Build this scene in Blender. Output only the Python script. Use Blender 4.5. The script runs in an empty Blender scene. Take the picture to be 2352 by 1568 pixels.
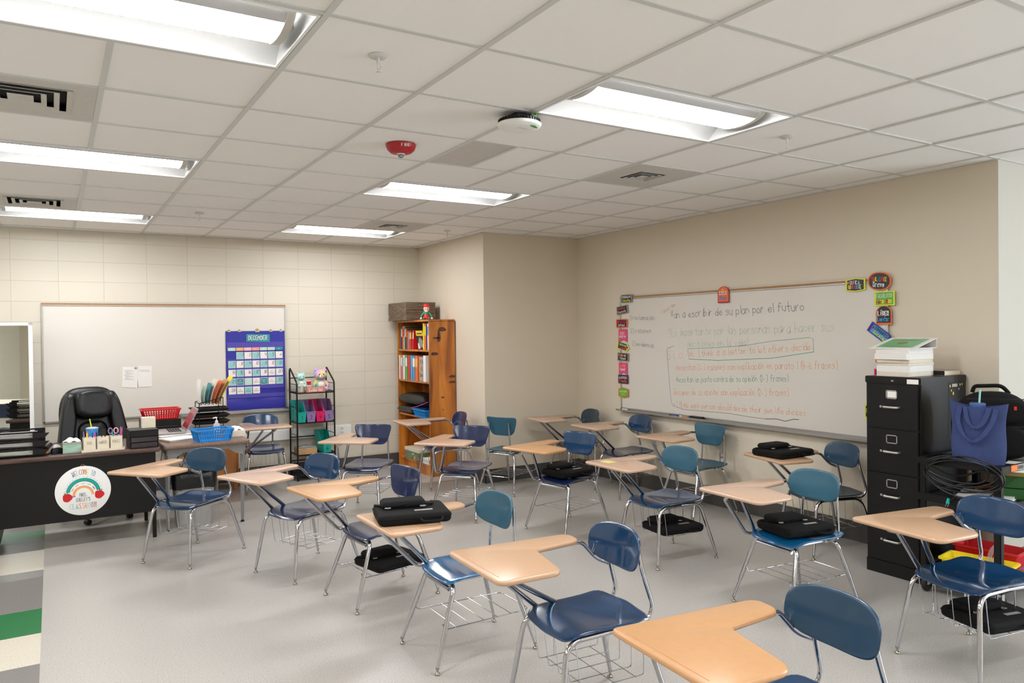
import bpy, bmesh, math, random
from mathutils import Vector, Matrix
PI = math.pi
R = math.radians
C = bpy.context.scene.collection
rnd = random.Random(7)

# ------------------------------------------------------------------ materials
def lin(c):
    out = []
    for x in c[:3]:
        x = x / 255.0
        out.append(x / 12.92 if x <= 0.04045 else ((x + 0.055) / 1.055) ** 2.4)
    return tuple(out) + (1.0,)

def mat(name, rgb, rough=0.5, metal=0.0, var=0.04, scale=30.0, bump=0.0, bscale=200.0, coat=0.0, spec=0.5,
        emit=None, estr=0.0, trans=0.0, alpha=1.0, aniso=None):
    m = bpy.data.materials.new(name); m.use_nodes = True
    nt = m.node_tree; b = nt.nodes['Principled BSDF']
    b.inputs['Roughness'].default_value = rough; b.inputs['Metallic'].default_value = metal
    b.inputs['Specular IOR Level'].default_value = spec
    if coat: b.inputs['Coat Weight'].default_value = coat; b.inputs['Coat Roughness'].default_value = 0.08
    if trans: b.inputs['Transmission Weight'].default_value = trans
    if alpha < 1: b.inputs['Alpha'].default_value = alpha
    col = lin(rgb)
    tc = nt.nodes.new('ShaderNodeTexCoord')
    n = nt.nodes.new('ShaderNodeTexNoise'); n.inputs['Scale'].default_value = scale
    sc = (1, 1, 1) if aniso is None else aniso
    mp = nt.nodes.new('ShaderNodeMapping'); mp.inputs['Scale'].default_value = sc
    nt.links.new(tc.outputs['Object'], mp.inputs['Vector']); nt.links.new(mp.outputs['Vector'], n.inputs['Vector'])
    r = nt.nodes.new('ShaderNodeMix'); r.data_type = 'RGBA'
    r.inputs[6].default_value = tuple(max(0, x * (1 - 2 * var)) for x in col[:3]) + (1,)
    r.inputs[7].default_value = tuple(min(1, x * (1 + 2 * var)) for x in col[:3]) + (1,)
    nt.links.new(n.outputs['Fac'], r.inputs[0]); nt.links.new(r.outputs[2], b.inputs['Base Color'])
    if bump:
        n2 = nt.nodes.new('ShaderNodeTexNoise'); n2.inputs['Scale'].default_value = bscale
        bp = nt.nodes.new('ShaderNodeBump'); bp.inputs['Strength'].default_value = bump; bp.inputs['Distance'].default_value = 0.002
        nt.links.new(mp.outputs['Vector'], n2.inputs['Vector']); nt.links.new(n2.outputs['Fac'], bp.inputs['Height'])
        nt.links.new(bp.outputs['Normal'], b.inputs['Normal'])
    if emit:
        b.inputs['Emission Color'].default_value = lin(emit); b.inputs['Emission Strength'].default_value = estr
    return m

def ramp_mat(name, stops, scale, rough=0.5, detail=4, aniso=(1, 1, 1), coat=0.0, bump=0.0, kind='noise', dist=0.0):
    m = bpy.data.materials.new(name); m.use_nodes = True
    nt = m.node_tree; b = nt.nodes['Principled BSDF']; b.inputs['Roughness'].default_value = rough
    if coat: b.inputs['Coat Weight'].default_value = coat; b.inputs['Coat Roughness'].default_value = 0.1
    tc = nt.nodes.new('ShaderNodeTexCoord'); mp = nt.nodes.new('ShaderNodeMapping'); mp.inputs['Scale'].default_value = aniso
    nt.links.new(tc.outputs['Object'], mp.inputs['Vector'])
    if kind == 'noise':
        n = nt.nodes.new('ShaderNodeTexNoise'); n.inputs['Detail'].default_value = detail; n.inputs['Distortion'].default_value = dist; o = n.outputs['Fac']
    elif kind == 'wave':
        n = nt.nodes.new('ShaderNodeTexWave'); n.bands_direction = 'Z'; n.inputs['Distortion'].default_value = dist; o = n.outputs['Fac']
    else:
        n = nt.nodes.new('ShaderNodeTexVoronoi'); o = n.outputs['Color']
    n.inputs['Scale'].default_value = scale
    nt.links.new(mp.outputs['Vector'], n.inputs['Vector'])
    cr = nt.nodes.new('ShaderNodeValToRGB')
    while len(cr.color_ramp.elements) < len(stops): cr.color_ramp.elements.new(0.5)
    for e, (p, c) in zip(cr.color_ramp.elements, stops): e.position = p; e.color = lin(c)
    nt.links.new(o, cr.inputs['Fac']); nt.links.new(cr.outputs['Color'], b.inputs['Base Color'])
    if bump:
        bp = nt.nodes.new('ShaderNodeBump'); bp.inputs['Strength'].default_value = bump; bp.inputs['Distance'].default_value = 0.004
        nt.links.new(o, bp.inputs['Height']); nt.links.new(bp.outputs['Normal'], b.inputs['Normal'])
    return m

def block_mat():
    m = bpy.data.materials.new('painted_block'); m.use_nodes = True
    nt = m.node_tree; b = nt.nodes['Principled BSDF']; b.inputs['Roughness'].default_value = 0.45
    tc = nt.nodes.new('ShaderNodeTexCoord'); sep = nt.nodes.new('ShaderNodeSeparateXYZ'); cb = nt.nodes.new('ShaderNodeCombineXYZ')
    nt.links.new(tc.outputs['Object'], sep.inputs[0])
    ax = nt.nodes.new('ShaderNodeMath'); ax.operation = 'ADD'; ax.inputs[1].default_value = -0.06 + 0.3985 * 20
    az = nt.nodes.new('ShaderNodeMath'); az.operation = 'ADD'; az.inputs[1].default_value = -0.57 + 0.2032 * 10
    nt.links.new(sep.outputs[0], ax.inputs[0]); nt.links.new(sep.outputs[2], az.inputs[0])
    nt.links.new(ax.outputs[0], cb.inputs[0]); nt.links.new(az.outputs[0], cb.inputs[1])
    br = nt.nodes.new('ShaderNodeTexBrick'); br.offset = 0.0; br.squash = 1.0
    br.inputs['Scale'].default_value = 1.0; br.inputs['Brick Width'].default_value = 0.3985; br.inputs['Row Height'].default_value = 0.2032
    br.inputs['Mortar Size'].default_value = 0.0035; br.inputs['Mortar Smooth'].default_value = 0.5
    br.inputs['Color1'].default_value = lin((214, 207, 191)); br.inputs['Color2'].default_value = lin((212, 205, 188)); br.inputs['Mortar'].default_value = lin((200, 192, 174))
    nt.links.new(cb.outputs[0], br.inputs['Vector']); nt.links.new(br.outputs['Color'], b.inputs['Base Color'])
    n = nt.nodes.new('ShaderNodeTexNoise'); n.inputs['Scale'].default_value = 120; n.inputs['Detail'].default_value = 4
    nt.links.new(tc.outputs['Object'], n.inputs['Vector'])
    b1 = nt.nodes.new('ShaderNodeBump'); b1.inputs['Strength'].default_value = 0.15; b1.inputs['Distance'].default_value = 0.002
    b2 = nt.nodes.new('ShaderNodeBump'); b2.invert = True; b2.inputs['Strength'].default_value = 0.5; b2.inputs['Distance'].default_value = 0.004
    nt.links.new(n.outputs['Fac'], b1.inputs['Height']); nt.links.new(br.outputs['Fac'], b2.inputs['Height'])
    nt.links.new(b1.outputs['Normal'], b2.inputs['Normal']); nt.links.new(b2.outputs['Normal'], b.inputs['Normal'])
    return m

def speckle(name, base, dark, light, rough=0.32):
    m = bpy.data.materials.new(name); m.use_nodes = True
    nt = m.node_tree; b = nt.nodes['Principled BSDF']; b.inputs['Roughness'].default_value = rough; b.inputs['Specular IOR Level'].default_value = 0.4
    tc = nt.nodes.new('ShaderNodeTexCoord')
    n = nt.nodes.new('ShaderNodeTexNoise'); n.inputs['Scale'].default_value = 130; n.inputs['Detail'].default_value = 2
    cr = nt.nodes.new('ShaderNodeValToRGB')
    for _ in range(2): cr.color_ramp.elements.new(0.5)
    for e, (p, c) in zip(cr.color_ramp.elements, [(0.32, dark), (0.42, base), (0.60, base), (0.70, light)]): e.position = p; e.color = lin(c)
    nt.links.new(tc.outputs['Object'], n.inputs['Vector']); nt.links.new(n.outputs['Fac'], cr.inputs['Fac'])
    nt.links.new(cr.outputs['Color'], b.inputs['Base Color'])
    return m

M = {}
M['block'] = block_mat()
M['wall'] = mat('beige_paint', (216, 205, 186), 0.6, var=0.01, scale=3, bump=0.12, bscale=260)
M['wall_light'] = mat('pale_paint', (192, 188, 177), 0.6, var=0.01, scale=3, bump=0.1, bscale=260)
M['tile'] = mat('ceiling_tile', (242, 240, 237), 0.9, var=0.015, scale=160, bump=0.25, bscale=400)
M['grid'] = mat('ceiling_grid_metal', (206, 206, 202), 0.45, var=0.01)
M['floor'] = speckle('floor_tile_grey', (172, 168, 162), (142, 138, 131), (190, 186, 179))
M['floor_cream'] = speckle('floor_tile_cream', (200, 193, 177), (174, 164, 146), (214, 208, 194))
M['floor_dark'] = speckle('floor_tile_dark_grey', (122, 118, 114), (100, 96, 92), (142, 138, 134))
M['floor_green'] = speckle('floor_tile_green', (40, 110, 62), (26, 88, 46), (70, 135, 88))
M['base'] = mat('rubber_base', (76, 73, 70), 0.5)
M['chrome'] = mat('chrome', (196, 196, 200), 0.08, 1.0, var=0.02)
M['nickel'] = mat('nickel_glide', (168, 162, 150), 0.2, 1.0)
M['alu'] = mat('aluminium', (188, 186, 182), 0.38, 0.85)
M['steel'] = mat('steel_grey_paint', (150, 150, 150), 0.4, 0.3)
M['board'] = mat('whiteboard_enamel', (217, 212, 203), 0.25, var=0.01, scale=2)
M['cork'] = ramp_mat('cork_rail', [(0.35, (150, 104, 66)), (0.65, (190, 146, 102))], 300, 0.8)
M['tan'] = mat('tan_hard_plastic', (190, 154, 122), 0.28, var=0.02, scale=60, coat=0.15)
M['sand'] = mat('sand_hard_plastic', (192, 160, 136), 0.28, var=0.02, scale=60, coat=0.15)
M['amber'] = mat('amber_hard_plastic', (194, 147, 102), 0.3, var=0.03, scale=40, coat=0.15)
M['blue'] = mat('blue_hard_plastic', (10, 54, 90), 0.16, var=0.03, coat=0.5)
M['brightblue'] = mat('bright_blue_hard_plastic', (14, 92, 140), 0.14, var=0.03, coat=0.5)
M['teal'] = mat('teal_blue_hard_plastic', (37, 86, 106), 0.34, var=0.04, coat=0.15)
M['navy'] = mat('navy_hard_plastic', (22, 38, 76), 0.18, var=0.03, coat=0.4)
M['petrol'] = mat('petrol_hard_plastic', (18, 58, 84), 0.3, var=0.03, coat=0.25)
M['slate'] = mat('slate_blue_hard_plastic', (40, 58, 72), 0.35, var=0.03, coat=0.2)
M['black'] = mat('black_plastic', (13, 13, 14), 0.42, spec=.35)
M['blackm'] = mat('black_painted_metal', (13, 12, 12), 0.36, 0.0, spec=.35, bump=0.1, bscale=700)
M['bag'] = mat('black_nylon', (13, 12, 12), 0.85, spec=.25, bump=0.5, bscale=900, var=0.1)
M['leather'] = mat('black_leather', (9, 9, 10), 0.34, spec=.4, bump=0.35, bscale=260)
M['binliner'] = mat('black_bin_liner', (18, 18, 19), 0.22, bump=0.9, bscale=40)
M['white'] = mat('white_paper', (232, 229, 224), 0.7, var=0.01)
M['offwhite'] = mat('off_white', (222, 212, 196), 0.6)
M['cream'] = mat('cream_plastic', (224, 213, 190), 0.45)
M['whitemetal'] = mat('white_enamel', (240, 240, 238), 0.35, var=0.005)
M['reflector'] = mat('white_reflector', (196, 196, 195), 0.5, var=0.003)
M['lamp'] = mat('lamp_diffuser', (250, 250, 248), 0.6, emit=(249, 250, 253), estr=15.3)
M['vent'] = mat('vent_paint', (196, 193, 186), 0.5)
M['dark'] = mat('dark_void', (38, 37, 36), 0.8)
M['walnut'] = ramp_mat('dark_laminate', [(0.3, (62, 44, 38)), (0.7, (96, 72, 62))], 6, 0.35, aniso=(1.2, 14, 14))
M['brownlam'] = ramp_mat('brown_laminate', [(0.3, (104, 80, 68)), (0.7, (132, 106, 92))], 6, 0.35, aniso=(14, 1.2, 14))
M['green'] = mat('green_plastic', (30, 120, 90), 0.5)
M['red'] = mat('red_plastic', (206, 24, 30), 0.4)
M['firered'] = mat('fire_red', (170, 24, 34), 0.4)
M['bluebasket'] = mat('bright_blue_plastic', (18, 132, 206), 0.4)
M['orange'] = mat('orange', (232, 112, 40), 0.5)
M['yellow'] = mat('yellow_plastic', (240, 214, 20), 0.4)
M['purple'] = mat('lilac_plastic', (146, 116, 168), 0.45)
M['darkpurple'] = mat('dark_purple', (92, 44, 120), 0.5)
M['turq'] = mat('turquoise_plastic', (14, 168, 152), 0.4)
M['pink'] = mat('hot_pink_plastic', (222, 20, 98), 0.4)
M['card_pink'] = mat('pink_card', (226, 74, 128), 0.4)
M['card_blk'] = mat('black_card', (34, 30, 34), 0.35)
M['card_grn'] = mat('green_card', (92, 176, 52), 0.4)
M['card_org'] = mat('orange_card', (226, 108, 50), 0.4)
M['card_blu'] = mat('blue_card', (72, 150, 204), 0.4)
M['lime'] = mat('lime_edge', (214, 224, 60), 0.5)
M['greyedge'] = mat('grey_edge', (150, 146, 144), 0.5)
M['ink'] = mat('black_ink', (40, 40, 44), 0.6)
M['inkgrey'] = mat('faded_black_ink', (122, 120, 118), 0.6)
M['inkgreen'] = mat('green_ink', (84, 160, 132), 0.6)
M['inkfade'] = mat('faded_green_ink', (178, 190, 174), 0.6)
M['inkorange'] = mat('orange_ink', (226, 158, 112), 0.6)
M['royal'] = mat('royal_blue_nylon', (40, 40, 150), 0.45, bump=0.2, bscale=60)
M['royal2'] = mat('clear_pocket_strip', (72, 66, 164), 0.25)
M['seafoam'] = mat('seafoam_card', (140, 198, 198), 0.5)
M['tealcard'] = mat('teal_card', (44, 138, 146), 0.5)
M['mint'] = mat('mint_card', (184, 214, 200), 0.5)
M['peach'] = mat('peach_card', (240, 172, 100), 0.5)
M['blush'] = mat('blush_card', (240, 184, 178), 0.5)
M['salmon'] = mat('salmon_card', (240, 150, 140), 0.5)
M['denim'] = mat('navy_canvas', (52, 66, 112), 0.9, bump=0.5, bscale=500, var=0.08)
M['kraft'] = mat('kraft_cardboard', (190, 150, 104), 0.8)
M['grn'] = mat('leaf_green', (70, 150, 50), 0.6)
M['skin'] = mat('felt_skin', (236, 192, 168), 0.8)
M['brass'] = mat('gold_metal', (196, 168, 96), 0.35, 0.9)
M['film'] = mat('clear_film', (214, 214, 222), 0.15, alpha=.38)
M['glass'] = mat('clear_plastic', (230, 232, 238), 0.08, trans=0.85)
M['screen'] = mat('laptop_screen', (110, 24, 44), 0.2, emit=(150, 40, 66), estr=0.12)
M['silver'] = mat('silver_plastic', (168, 162, 160), 0.35, 0.4)
M['mirror'] = mat('mirror_glass', (225, 230, 226), 0.015, 1.0, var=0.0)
M['clearliq'] = mat('gel_bottle', (214, 222, 232), 0.2, trans=0.3)
M['wood'] = ramp_mat('knotty_pine', [(0.28, (116, 60, 18)), (0.42, (172, 98, 28)), (0.60, (204, 126, 42)), (0.8, (216, 142, 56))], 2.2, 0.3, detail=5, aniso=(3, 3, 0.5), coat=0.3, dist=1.0)
M['corr'] = ramp_mat('corrugated_card', [(0.35, (88, 72, 56)), (0.65, (128, 108, 88))], 14, 0.9, aniso=(1, 1, 12), bump=0.6)
M['floral'] = ramp_mat('floral_paper', [(0.0, (40, 120, 110)), (0.35, (110, 150, 90)), (0.5, (60, 140, 150)), (0.7, (150, 110, 60)), (0.9, (190, 190, 140))], 28, 0.6, kind='voronoi')
M['tissuebox'] = ramp_mat('seascape_paper', [(0.2, (70, 140, 120)), (0.4, (160, 200, 180)), (0.55, (150, 150, 130)), (0.8, (170, 200, 220))], 9, 0.6, aniso=(0.5, 0.5, 3), detail=3)
M['rainbow'] = ramp_mat('rainbow_plush', [(0.25, (236, 120, 170)), (0.4, (90, 200, 180)), (0.5, (240, 200, 110)), (0.58, (210, 150, 220)), (0.75, (110, 210, 190))], 9, 0.95, detail=1, bump=0.3)
M['aquaplush'] = ramp_mat('aqua_plush', [(0.3, (130, 206, 200)), (0.7, (196, 222, 214))], 14, 0.95)
M['books_y'] = mat('yellow_cover', (236, 196, 30), 0.5)
M['books_g'] = mat('dark_green_cover', (40, 96, 40), 0.5)

# ------------------------------------------------------------------ mesh builder
class MB:
    def __init__(s): s.v = []; s.f = []; s.mi = []; s.mats = []
    def m(s, key):
        if key not in s.mats: s.mats.append(key)
        return s.mats.index(key)
    def add(s, vs, fs, key='white'):
        o = len(s.v); i = s.m(key)
        s.v += [Vector(v) for v in vs]; s.f += [tuple(o + a for a in f) for f in fs]; s.mi += [i] * len(fs)
        return s
    def box(s, c, d, key='white', rz=0, rot=None, taper=1.0):
        x, y, z = d[0] / 2, d[1] / 2, d[2] / 2
        vs = [(-x * taper, -y * taper, -z), (x * taper, -y * taper, -z), (x * taper, y * taper, -z), (-x * taper, y * taper, -z), (-x, -y, z), (x, -y, z), (x, y, z), (-x, y, z)]
        mt = rot if rot is not None else Matrix.Rotation(rz, 3, 'Z')
        vs = [Vector(c) + mt @ Vector(v) for v in vs]
        return s.add(vs, [(0, 3, 2, 1), (4, 5, 6, 7), (0, 1, 5, 4), (1, 2, 6, 5), (2, 3, 7, 6), (3, 0, 4, 7)], key)
    def bx(s, x0, x1, y0, y1, z0, z1, key='white'):
        return s.box(((x0 + x1) / 2, (y0 + y1) / 2, (z0 + z1) / 2), (abs(x1 - x0), abs(y1 - y0), abs(z1 - z0)), key)
    def tube(s, path, r=0.01, key='chrome', n=10, closed=False, flat=1.0):
        P = [Vector(p) for p in path]; k = len(P)
        rs = r if isinstance(r, (list, tuple)) else [r] * k
        ts = []
        for i in range(k):
            if closed: t = P[(i + 1) % k] - P[i - 1]
            else: t = P[min(i + 1, k - 1)] - P[max(i - 1, 0)]
            ts.append(t.normalized() if t.length > 1e-9 else Vector((0, 0, 1)))
        a = Vector((0, 0, 1)) if abs(ts[0].z) < 0.9 else Vector((1, 0, 0))
        nrm = (a - ts[0] * a.dot(ts[0])).normalized(); vs = []
        for i in range(k):
            nrm = (nrm - ts[i] * nrm.dot(ts[i]))
            nrm = nrm.normalized() if nrm.length > 1e-6 else Vector((1, 0, 0))
            b = ts[i].cross(nrm)
            for j in range(n):
                an = 2 * PI * j / n
                vs.append(P[i] + (nrm * math.cos(an) * flat + b * math.sin(an)) * rs[i])
        fs = []
        for i in range(k if closed else k - 1):
            i2 = (i + 1) % k
            for j in range(n):
                j2 = (j + 1) % n
                fs.append((i * n + j, i * n + j2, i2 * n + j2, i2 * n + j))
        if not closed:
            fs.append(tuple(range(n - 1, -1, -1))); fs.append(tuple((k - 1) * n + j for j in range(n)))
        return s.add(vs, fs, key)
    def lathe(s, prof, c=(0, 0, 0), n=24, key='white', axis=None, sx=1, sy=1):
        vs = []; fs = []; c = Vector(c)
        mt = Matrix.Identity(3) if axis is None else Vector((0, 0, 1)).rotation_difference(Vector(axis)).to_matrix()
        for r, z in prof:
            for j in range(n):
                a = 2 * PI * j / n; vs.append(c + mt @ Vector((r * math.cos(a) * sx, r * math.sin(a) * sy, z)))
        k = len(prof)
        for i in range(k - 1):
            for j in range(n):
                j2 = (j + 1) % n; fs.append((i * n + j, i * n + j2, (i + 1) * n + j2, (i + 1) * n + j))
        if prof[0][0] > 1e-4: fs.append(tuple(range(n - 1, -1, -1)))
        if prof[-1][0] > 1e-4: fs.append(tuple((k - 1) * n + j for j in range(n)))
        return s.add(vs, fs, key)
    def ball(s, c, r, key='white', n=16, sq=(1, 1, 1)):
        k = n // 2; vs = []; fs = []
        for i in range(k + 1):
            ph = PI * i / k
            for j in range(n):
                a = 2 * PI * j / n
                vs.append((c[0] + r * sq[0] * math.sin(ph) * math.cos(a), c[1] + r * sq[1] * math.sin(ph) * math.sin(a), c[2] - r * sq[2] * math.cos(ph)))
        for i in range(k):
            for j in range(n):
                j2 = (j + 1) % n; fs.append((i * n + j, i * n + j2, (i + 1) * n + j2, (i + 1) * n + j))
        return s.add(vs, fs, key)
    def slab(s, outline, z0, z1, r=0.0, key='white', fr=None, steps=3):
        """extrude a closed 2D outline (counter-clockwise) from z0 to z1 with rounded rims; fr maps (x, y, z)"""
        n = len(outline); fr = fr or (lambda x, y, z: Vector((x, y, z)))
        nr = []
        for i in range(n):
            a = Vector(outline[i - 1]); b = Vector(outline[(i + 1) % n]); t = (b - a); t = t.normalized() if t.length > 1e-9 else Vector((1, 0))
            nr.append(Vector((t.y, -t.x)))
        rings = [(r, z0)] if r > 0 else [(0, z0)]
        if r > 0:
            for i in range(1, steps + 1):
                a = PI / 2 * i / steps; rings.append((r * (1 - math.sin(a)), z0 + r * (1 - math.cos(a))))
            for i in range(0, steps + 1):
                a = PI / 2 * i / steps; rings.append((r * (1 - math.cos(a)), z1 - r * (1 - math.sin(a))))
        else: rings.append((0, z1))
        vs = []
        for ins, z in rings:
            for i in range(n):
                p = Vector(outline[i]) - nr[i] * ins; vs.append(fr(p.x, p.y, z))
        fs = []
        for k in range(len(rings) - 1):
            for i in range(n):
                j = (i + 1) % n; fs.append((k * n + i, k * n + j, (k + 1) * n + j, (k + 1) * n + i))
        fs.append(tuple(range(n - 1, -1, -1))); fs.append(tuple((len(rings) - 1) * n + i for i in range(n)))
        return s.add(vs, fs, key)
    def shell(s, outline, fn, t, key='white', rings=(0.18, 0.36, 0.54, 0.7, 0.84, 0.93)):
        """curved thin panel: outline is star shaped about (0, 0); fn(u, v, off) -> point"""
        n = len(outline); vs = []; fs = []
        prof = [(q, t / 2) for q in rings] + [(0.975, t * 0.42), (0.995, t * 0.2), (1.0, 0), (0.995, -t * 0.2), (0.975, -t * 0.42)] + [(q, -t / 2) for q in reversed(rings)]
        vs.append(fn(0, 0, t / 2))
        for q, o in prof:
            for u, v in outline: vs.append(fn(u * q, v * q, o))
        vs.append(fn(0, 0, -t / 2)); L = len(vs) - 1
        for i in range(n): fs.append((0, 1 + i, 1 + (i + 1) % n))
        for k in range(len(prof) - 1):
            for i in range(n):
                j = (i + 1) % n; a = 1 + k * n; b = 1 + (k + 1) * n
                fs.append((a + i, b + i, b + j, a + j))
        a = 1 + (len(prof) - 1) * n
        for i in range(n): fs.append((L, a + (i + 1) % n, a + i))
        return s.add(vs, fs, key)
    def grid(s, fn, nu, nv, key='white'):
        vs = [fn(i / nu, j / nv) for j in range(nv + 1) for i in range(nu + 1)]
        fs = [(j * (nu + 1) + i, j * (nu + 1) + i + 1, (j + 1) * (nu + 1) + i + 1, (j + 1) * (nu + 1) + i) for j in range(nv) for i in range(nu)]
        return s.add(vs, fs, key)

def obj(name, mb, parent=None, loc=None, rz=0.0, bevel=0.0, smooth=38, recalc=True, solid=0.0):
    me = bpy.data.meshes.new(name)
    me.from_pydata([tuple(v) for v in mb.v], [], mb.f)
    for k in mb.mats: me.materials.append(M[k])
    for p, i in zip(me.polygons, mb.mi): p.material_index = i
    bm = bmesh.new(); bm.from_mesh(me)
    if recalc: bmesh.ops.recalc_face_normals(bm, faces=bm.faces)
    if solid:
        bmesh.ops.solidify(bm, geom=bm.faces[:], thickness=solid)
    if bevel:
        es = [e for e in bm.edges if len(e.link_faces) == 2 and e.calc_face_angle(0) > R(35)]
        bmesh.ops.bevel(bm, geom=es, offset=bevel, segments=2, affect='EDGES', clamp_overlap=True)
    bm.to_mesh(me); bm.free()
    if smooth:
        for p in me.polygons: p.use_smooth = True
        me.set_sharp_from_angle(angle=R(smooth))
    o = bpy.data.objects.new(name, me); C.objects.link(o)
    if loc is not None: o.location = loc
    o.rotation_euler = (0, 0, rz)
    if parent is not None: o.parent = parent
    return o
def tag(o, label, cat, group=None):
    o['label'] = label; o['category'] = cat
    if group: o['group'] = group
    return o
def thing(name, label, cat, loc=(0, 0, 0), rz=0.0, group=None):
    o = bpy.data.objects.new(name, None); o.empty_display_size = 0.05; C.objects.link(o)
    o.location = loc; o.rotation_euler = (0, 0, rz)
    return tag(o, label, cat, group)
def struct(name, mb, parent=None, **k):
    o = obj(name, mb, parent, **k)
    if parent is None: o['kind'] = 'structure'
    return o
def copy_tree(o, parent=None):
    c = o.copy(); C.objects.link(c); c.parent = parent
    for ch in list(o.children): copy_tree(ch, c)
    return c

# ------------------------------------------------------------------ 2D helpers
def roundpoly(pts, rad, n=5):
    out = []; k = len(pts)
    if not isinstance(rad, (list, tuple)): rad = [rad] * k
    for i in range(k):
        p = Vector(pts[i]); a = Vector(pts[i - 1]) - p; b = Vector(pts[(i + 1) % k]) - p
        la, lb = a.length, b.length; a.normalize(); b.normalize()
        ang = a.angle(b); d = min(rad[i] / max(math.tan(ang / 2), 1e-3), la * 0.49, lb * 0.49)
        if d < 1e-5: out.append(tuple(p)); continue
        p0 = p + a * d; p1 = p + b * d
        for j in range(n + 1):
            t = j / n; q = p0 * (1 - t) ** 2 + p * 2 * t * (1 - t) + p1 * t * t; out.append((q.x, q.y))
    return out
def rect(w, h, r=0.0, cx=0, cy=0, n=4):
    p = [(cx - w / 2, cy - h / 2), (cx + w / 2, cy - h / 2), (cx + w / 2, cy + h / 2), (cx - w / 2, cy + h / 2)]
    return roundpoly(p, r, n) if r else p
def resample(P, n=64):
    P = [Vector(p) for p in P]; P.append(P[0]); L = [0]
    for a, b in zip(P, P[1:]): L.append(L[-1] + (b - a).length)
    out = []; j = 0
    for i in range(n):
        s = L[-1] * i / n
        while L[j + 1] < s: j += 1
        t = (s - L[j]) / max(L[j + 1] - L[j], 1e-9); q = P[j].lerp(P[j + 1], t); out.append((q.x, q.y))
    return out
def superell(a, b, e=3.0, n=40, cx=0, cy=0):
    o = []
    for i in range(n):
        t = 2 * PI * i / n; c, s_ = math.cos(t), math.sin(t)
        o.append((cx + a * math.copysign(abs(c) ** (2 / e), c), cy + b * math.copysign(abs(s_) ** (2 / e), s_)))
    return o
def fillet(pts, rad, n=6):
    P = [Vector(p) for p in pts]; out = [P[0]]
    for i in range(1, len(P) - 1):
        a = P[i - 1] - P[i]; b = P[i + 1] - P[i]; la, lb = a.length, b.length; a.normalize(); b.normalize()
        d = min(rad, la * 0.48, lb * 0.48)
        for j in range(n + 1):
            t = j / n; out.append((P[i] + a * d) * (1 - t) ** 2 + P[i] * 2 * t * (1 - t) + (P[i] + b * d) * t * t)
    out.append(P[-1]); return out

# ------------------------------------------------------------------ single stroke lettering
G = {
'a': '56 36 15 13 22 42 54|56 52', 'b': '19 12|14 36 55 53 32 12', 'c': '55 36 15 13 32 53', 'd': '59 52|54 36 15 13 32 53',
'e': '14 54 55 36 15 13 32 53', 'f': '58 39 28 22|16 46', 'g': '56 36 15 13 32 53|56 51 30 11', 'h': '19 12|14 35 45 54 52',
'i': '36 32|38 37', 'j': '46 41 20|48 47', 'k': '19 12|56 14 52', 'l': '29 23 32', 'm': '16 12|15 26 34 32|34 46 54 52',
'n': '16 12|15 36 54 52', 'o': '36 15 13 32 53 55 36', 'p': '16 10|15 36 55 53 32 13', 'r': '16 12|14 36 46', 's': '55 36 15 44 53 32 12',
't': '39 33 42 52|16 56', 'u': '16 13 32 52|56 52', 'v': '16 32 56', 'w': '16 22 35 42 56', 'x': '16 52|56 12', 'y': '16 34|56 30 10', 'z': '16 56 12 52',
'A': '12 39 52|24 44', 'B': '12 19 48 46 15|15 46 54 42 12', 'C': '58 39 17 14 32 53', 'D': '12 19 39 57 54 32 12', 'E': '59 19 12 52|15 45', 'F': '59 19 12|15 45',
'G': '58 39 17 14 32 53 55 35', 'H': '19 12|59 52|15 55', 'I': '39 32|29 49|22 42', 'K': '19 12|59 15 52', 'L': '19 12 52', 'M': '12 19 35 59 52', 'N': '12 19 52 59',
'O': '39 17 14 32 54 57 39', 'P': '12 19 49 57 45 15', 'R': '12 19 49 57 45 15|25 52', 'S': '58 39 18 45 53 32 13', 'T': '19 59|39 32', 'U': '19 13 32 53 59', 'V': '19 32 59',
'W': '19 22 36 42 59', 'X': '19 52|59 12', 'Y': '19 35 59|35 32', 'Z': '19 59 12 52', 'Q': '39 17 14 32 54 57 39|44 62', 'J': '59 53 32 13',
'0': '39 17 14 32 54 57 39', '1': '28 39 32', '2': '17 39 57 12 52', '3': '19 49 57 36 54 32 12', '4': '19 15 55|49 42', '5': '59 19 16 46 53 32 12',
'6': '48 26 14 13 32 53 45 24', '7': '19 59 22', '8': '36 17 39 57 36 13 32 53 36', '9': '57 39 17 36 57 52',
'(': '49 26 24 41', ')': '29 46 44 21', '?': '17 39 57 35 34|32 31', '!': '39 35|33 32', '.': '32 33', ',': '33 21', "'": '39 37', '-': '14 44', ':': '35 34|33 32', '/': '12 59', '>': '05 65|46 65 44', '~': '68 48'}
ACC = {'á': 'a', 'é': 'e', 'í': 'i', 'ó': 'o', 'ú': 'u', 'Í': 'I', 'É': 'E', 'Ó': 'O', 'Á': 'A'}
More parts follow.
